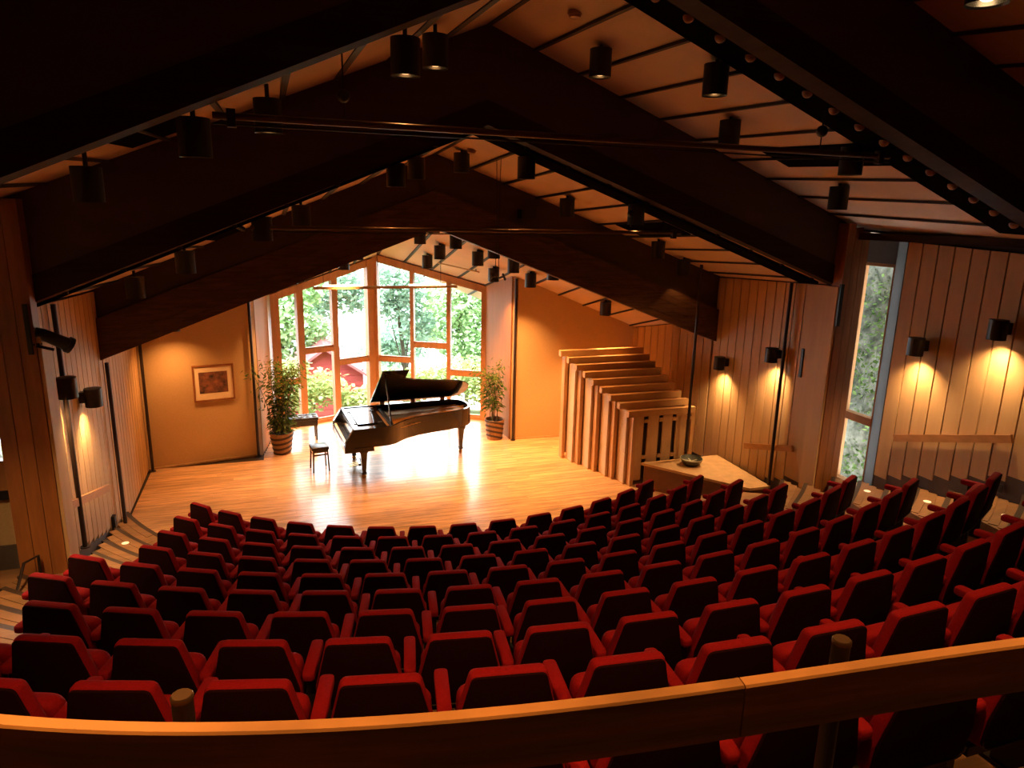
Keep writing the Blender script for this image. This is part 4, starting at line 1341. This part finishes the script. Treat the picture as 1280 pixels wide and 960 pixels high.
for k, (lab, x, y, bl) in enumerate((
        ('yellow green shrub outside the second pane from the left', -1.9, 6.6, [(-2.1, 6.6, -0.25, 0.75), (-1.5, 6.7, -0.05, 0.65), (-2.4, 6.8, 0.45, 0.5)]),
        ('yellow green shrub outside, below the red hut', -0.6, 6.4, [(-0.6, 6.4, -0.55, 0.6), (-0.1, 6.6, -0.4, 0.5)]),
        ('yellow green shrub outside, behind the piano lid', 0.7, 7.0, [(0.6, 7.0, -0.2, 0.7), (1.3, 7.1, -0.25, 0.7)]),
        ('yellow green shrub outside, behind the piano tail', 2.2, 6.8, [(2.0, 6.8, -0.1, 0.75), (2.8, 6.9, 0.0, 0.8)]),
        ('yellow green shrub outside, below the rightmost pane', 3.4, 6.2, [(3.3, 6.2, -0.3, 0.8), (3.9, 6.4, 0.1, 0.7)]),
        ('yellow green shrub outside, behind the left plant', -3.5, 6.6, [(-3.5, 6.6, -0.3, 0.8), (-3.0, 6.5, 0.2, 0.6)]))):
    tree(lab, x, y, bl, 1500, 0.17, m_shrub, 40 + k, 0.03, 'shrub', 'garden_shrub', 'shrubs outside the window')

e = thing('garden_hut', 'small red wooden hut with gable roof, outside beyond the shrubs', 'hut', (-1.25, 11.0, 0))
gzv = gz(-1.25, 11.0)
gp = [(-1.3, gzv - 0.4), (1.3, gzv - 0.4), (1.3, -0.62), (0, 0.30), (-1.3, -0.62)]
ob('hut_wall', MB().prism_y(gp, -0.5, 2.0), m_hut, e)
for k in range(9):
    zz = -2.25 + k * 0.2
    ob('hut_plank', MB().box(-1.3, 1.3, -0.53, -0.5, zz, zz + 0.185), m_hut, e)
for sg in (-1, 1):
    ob('hut_roof', MB().hexa([(0, -0.75, 0.30), (sg * 1.55, -0.75, -0.80), (sg * 1.55, 2.2, -0.80), (0, 2.2, 0.30)],
                             [(0, -0.75, 0.40), (sg * 1.55, -0.75, -0.70), (sg * 1.55, 2.2, -0.70), (0, 2.2, 0.40)]), m_hutroof, e)
f = ob('hut_window', MB().box(-0.3, 0.3, -0.57, -0.53, -1.35, -0.75), m_white, e)
ob('pane', MB().box(-0.24, 0.24, -0.575, -0.57, -1.29, -0.81), m_lampcan, f)

# mossy rock outside the right slit window; left face added to block sky light
def rock_side(sg, seed, xb, moss):
    rng = random.Random(seed)
    rk = MB()
    nx, nz_n = 46, 56
    def rough(i, j):
        return 0.16 * math.sin(i * 0.9 + j * 0.35) + 0.12 * math.sin(j * 0.8 - i * 0.5) + 0.10 * math.sin(i * 2.1) * math.sin(j * 1.7) + rng.uniform(-0.05, 0.05)
    vs = []
    for j in range(nz_n + 1):
        for i in range(nx + 1):
            y = -11.5 + 13.5 * i / nx
            z = -1.2 + 12.0 * j / nz_n  # carried up high to shut the sky out of the slit windows
            vs.append((sg * (xb + 0.20 * max(0.0, z + 1.2) + rough(i, j)), y, z))
    rk.add(vs, [(j * (nx + 1) + i, j * (nx + 1) + i + 1, (j + 1) * (nx + 1) + i + 1, (j + 1) * (nx + 1) + i) for j in range(nz_n) for i in range(nx)])
    o = ob('rock_face', rk, m_rock, fix=False, kind='structure')
    for p_ in o.data.polygons:
        p_.use_smooth = True
    mt = MB()
    for _ in range(moss):
        z = rng.uniform(-0.8, 5.2)
        y = rng.uniform(-5.5, 1.0)
        c = Vector((sg * (xb - 0.06 + 0.20 * (z + 1.2) + rng.uniform(-0.2, 0.15)), y, z))
        d = Vector((-sg * rng.uniform(0, 1), rng.uniform(-1, 1), rng.uniform(-1, 0.5))).normalized()
        s_ = d.cross(Vector((rng.uniform(-1, 1), rng.uniform(-1, 1), 1))).normalized()
        L_ = rng.uniform(0.05, 0.14)
        mt.add([c, c + d * L_ * 0.5 + s_ * L_ * 0.3, c + d * L_, c + d * L_ * 0.5 - s_ * L_ * 0.3], [(0, 1, 2, 3)])
    ob('rock_moss', mt, m_moss, o, fix=False, kind='stuff')
rock_side(1, 5, 8.4, 9000)
rock_side(-1, 6, 8.0, 1500)
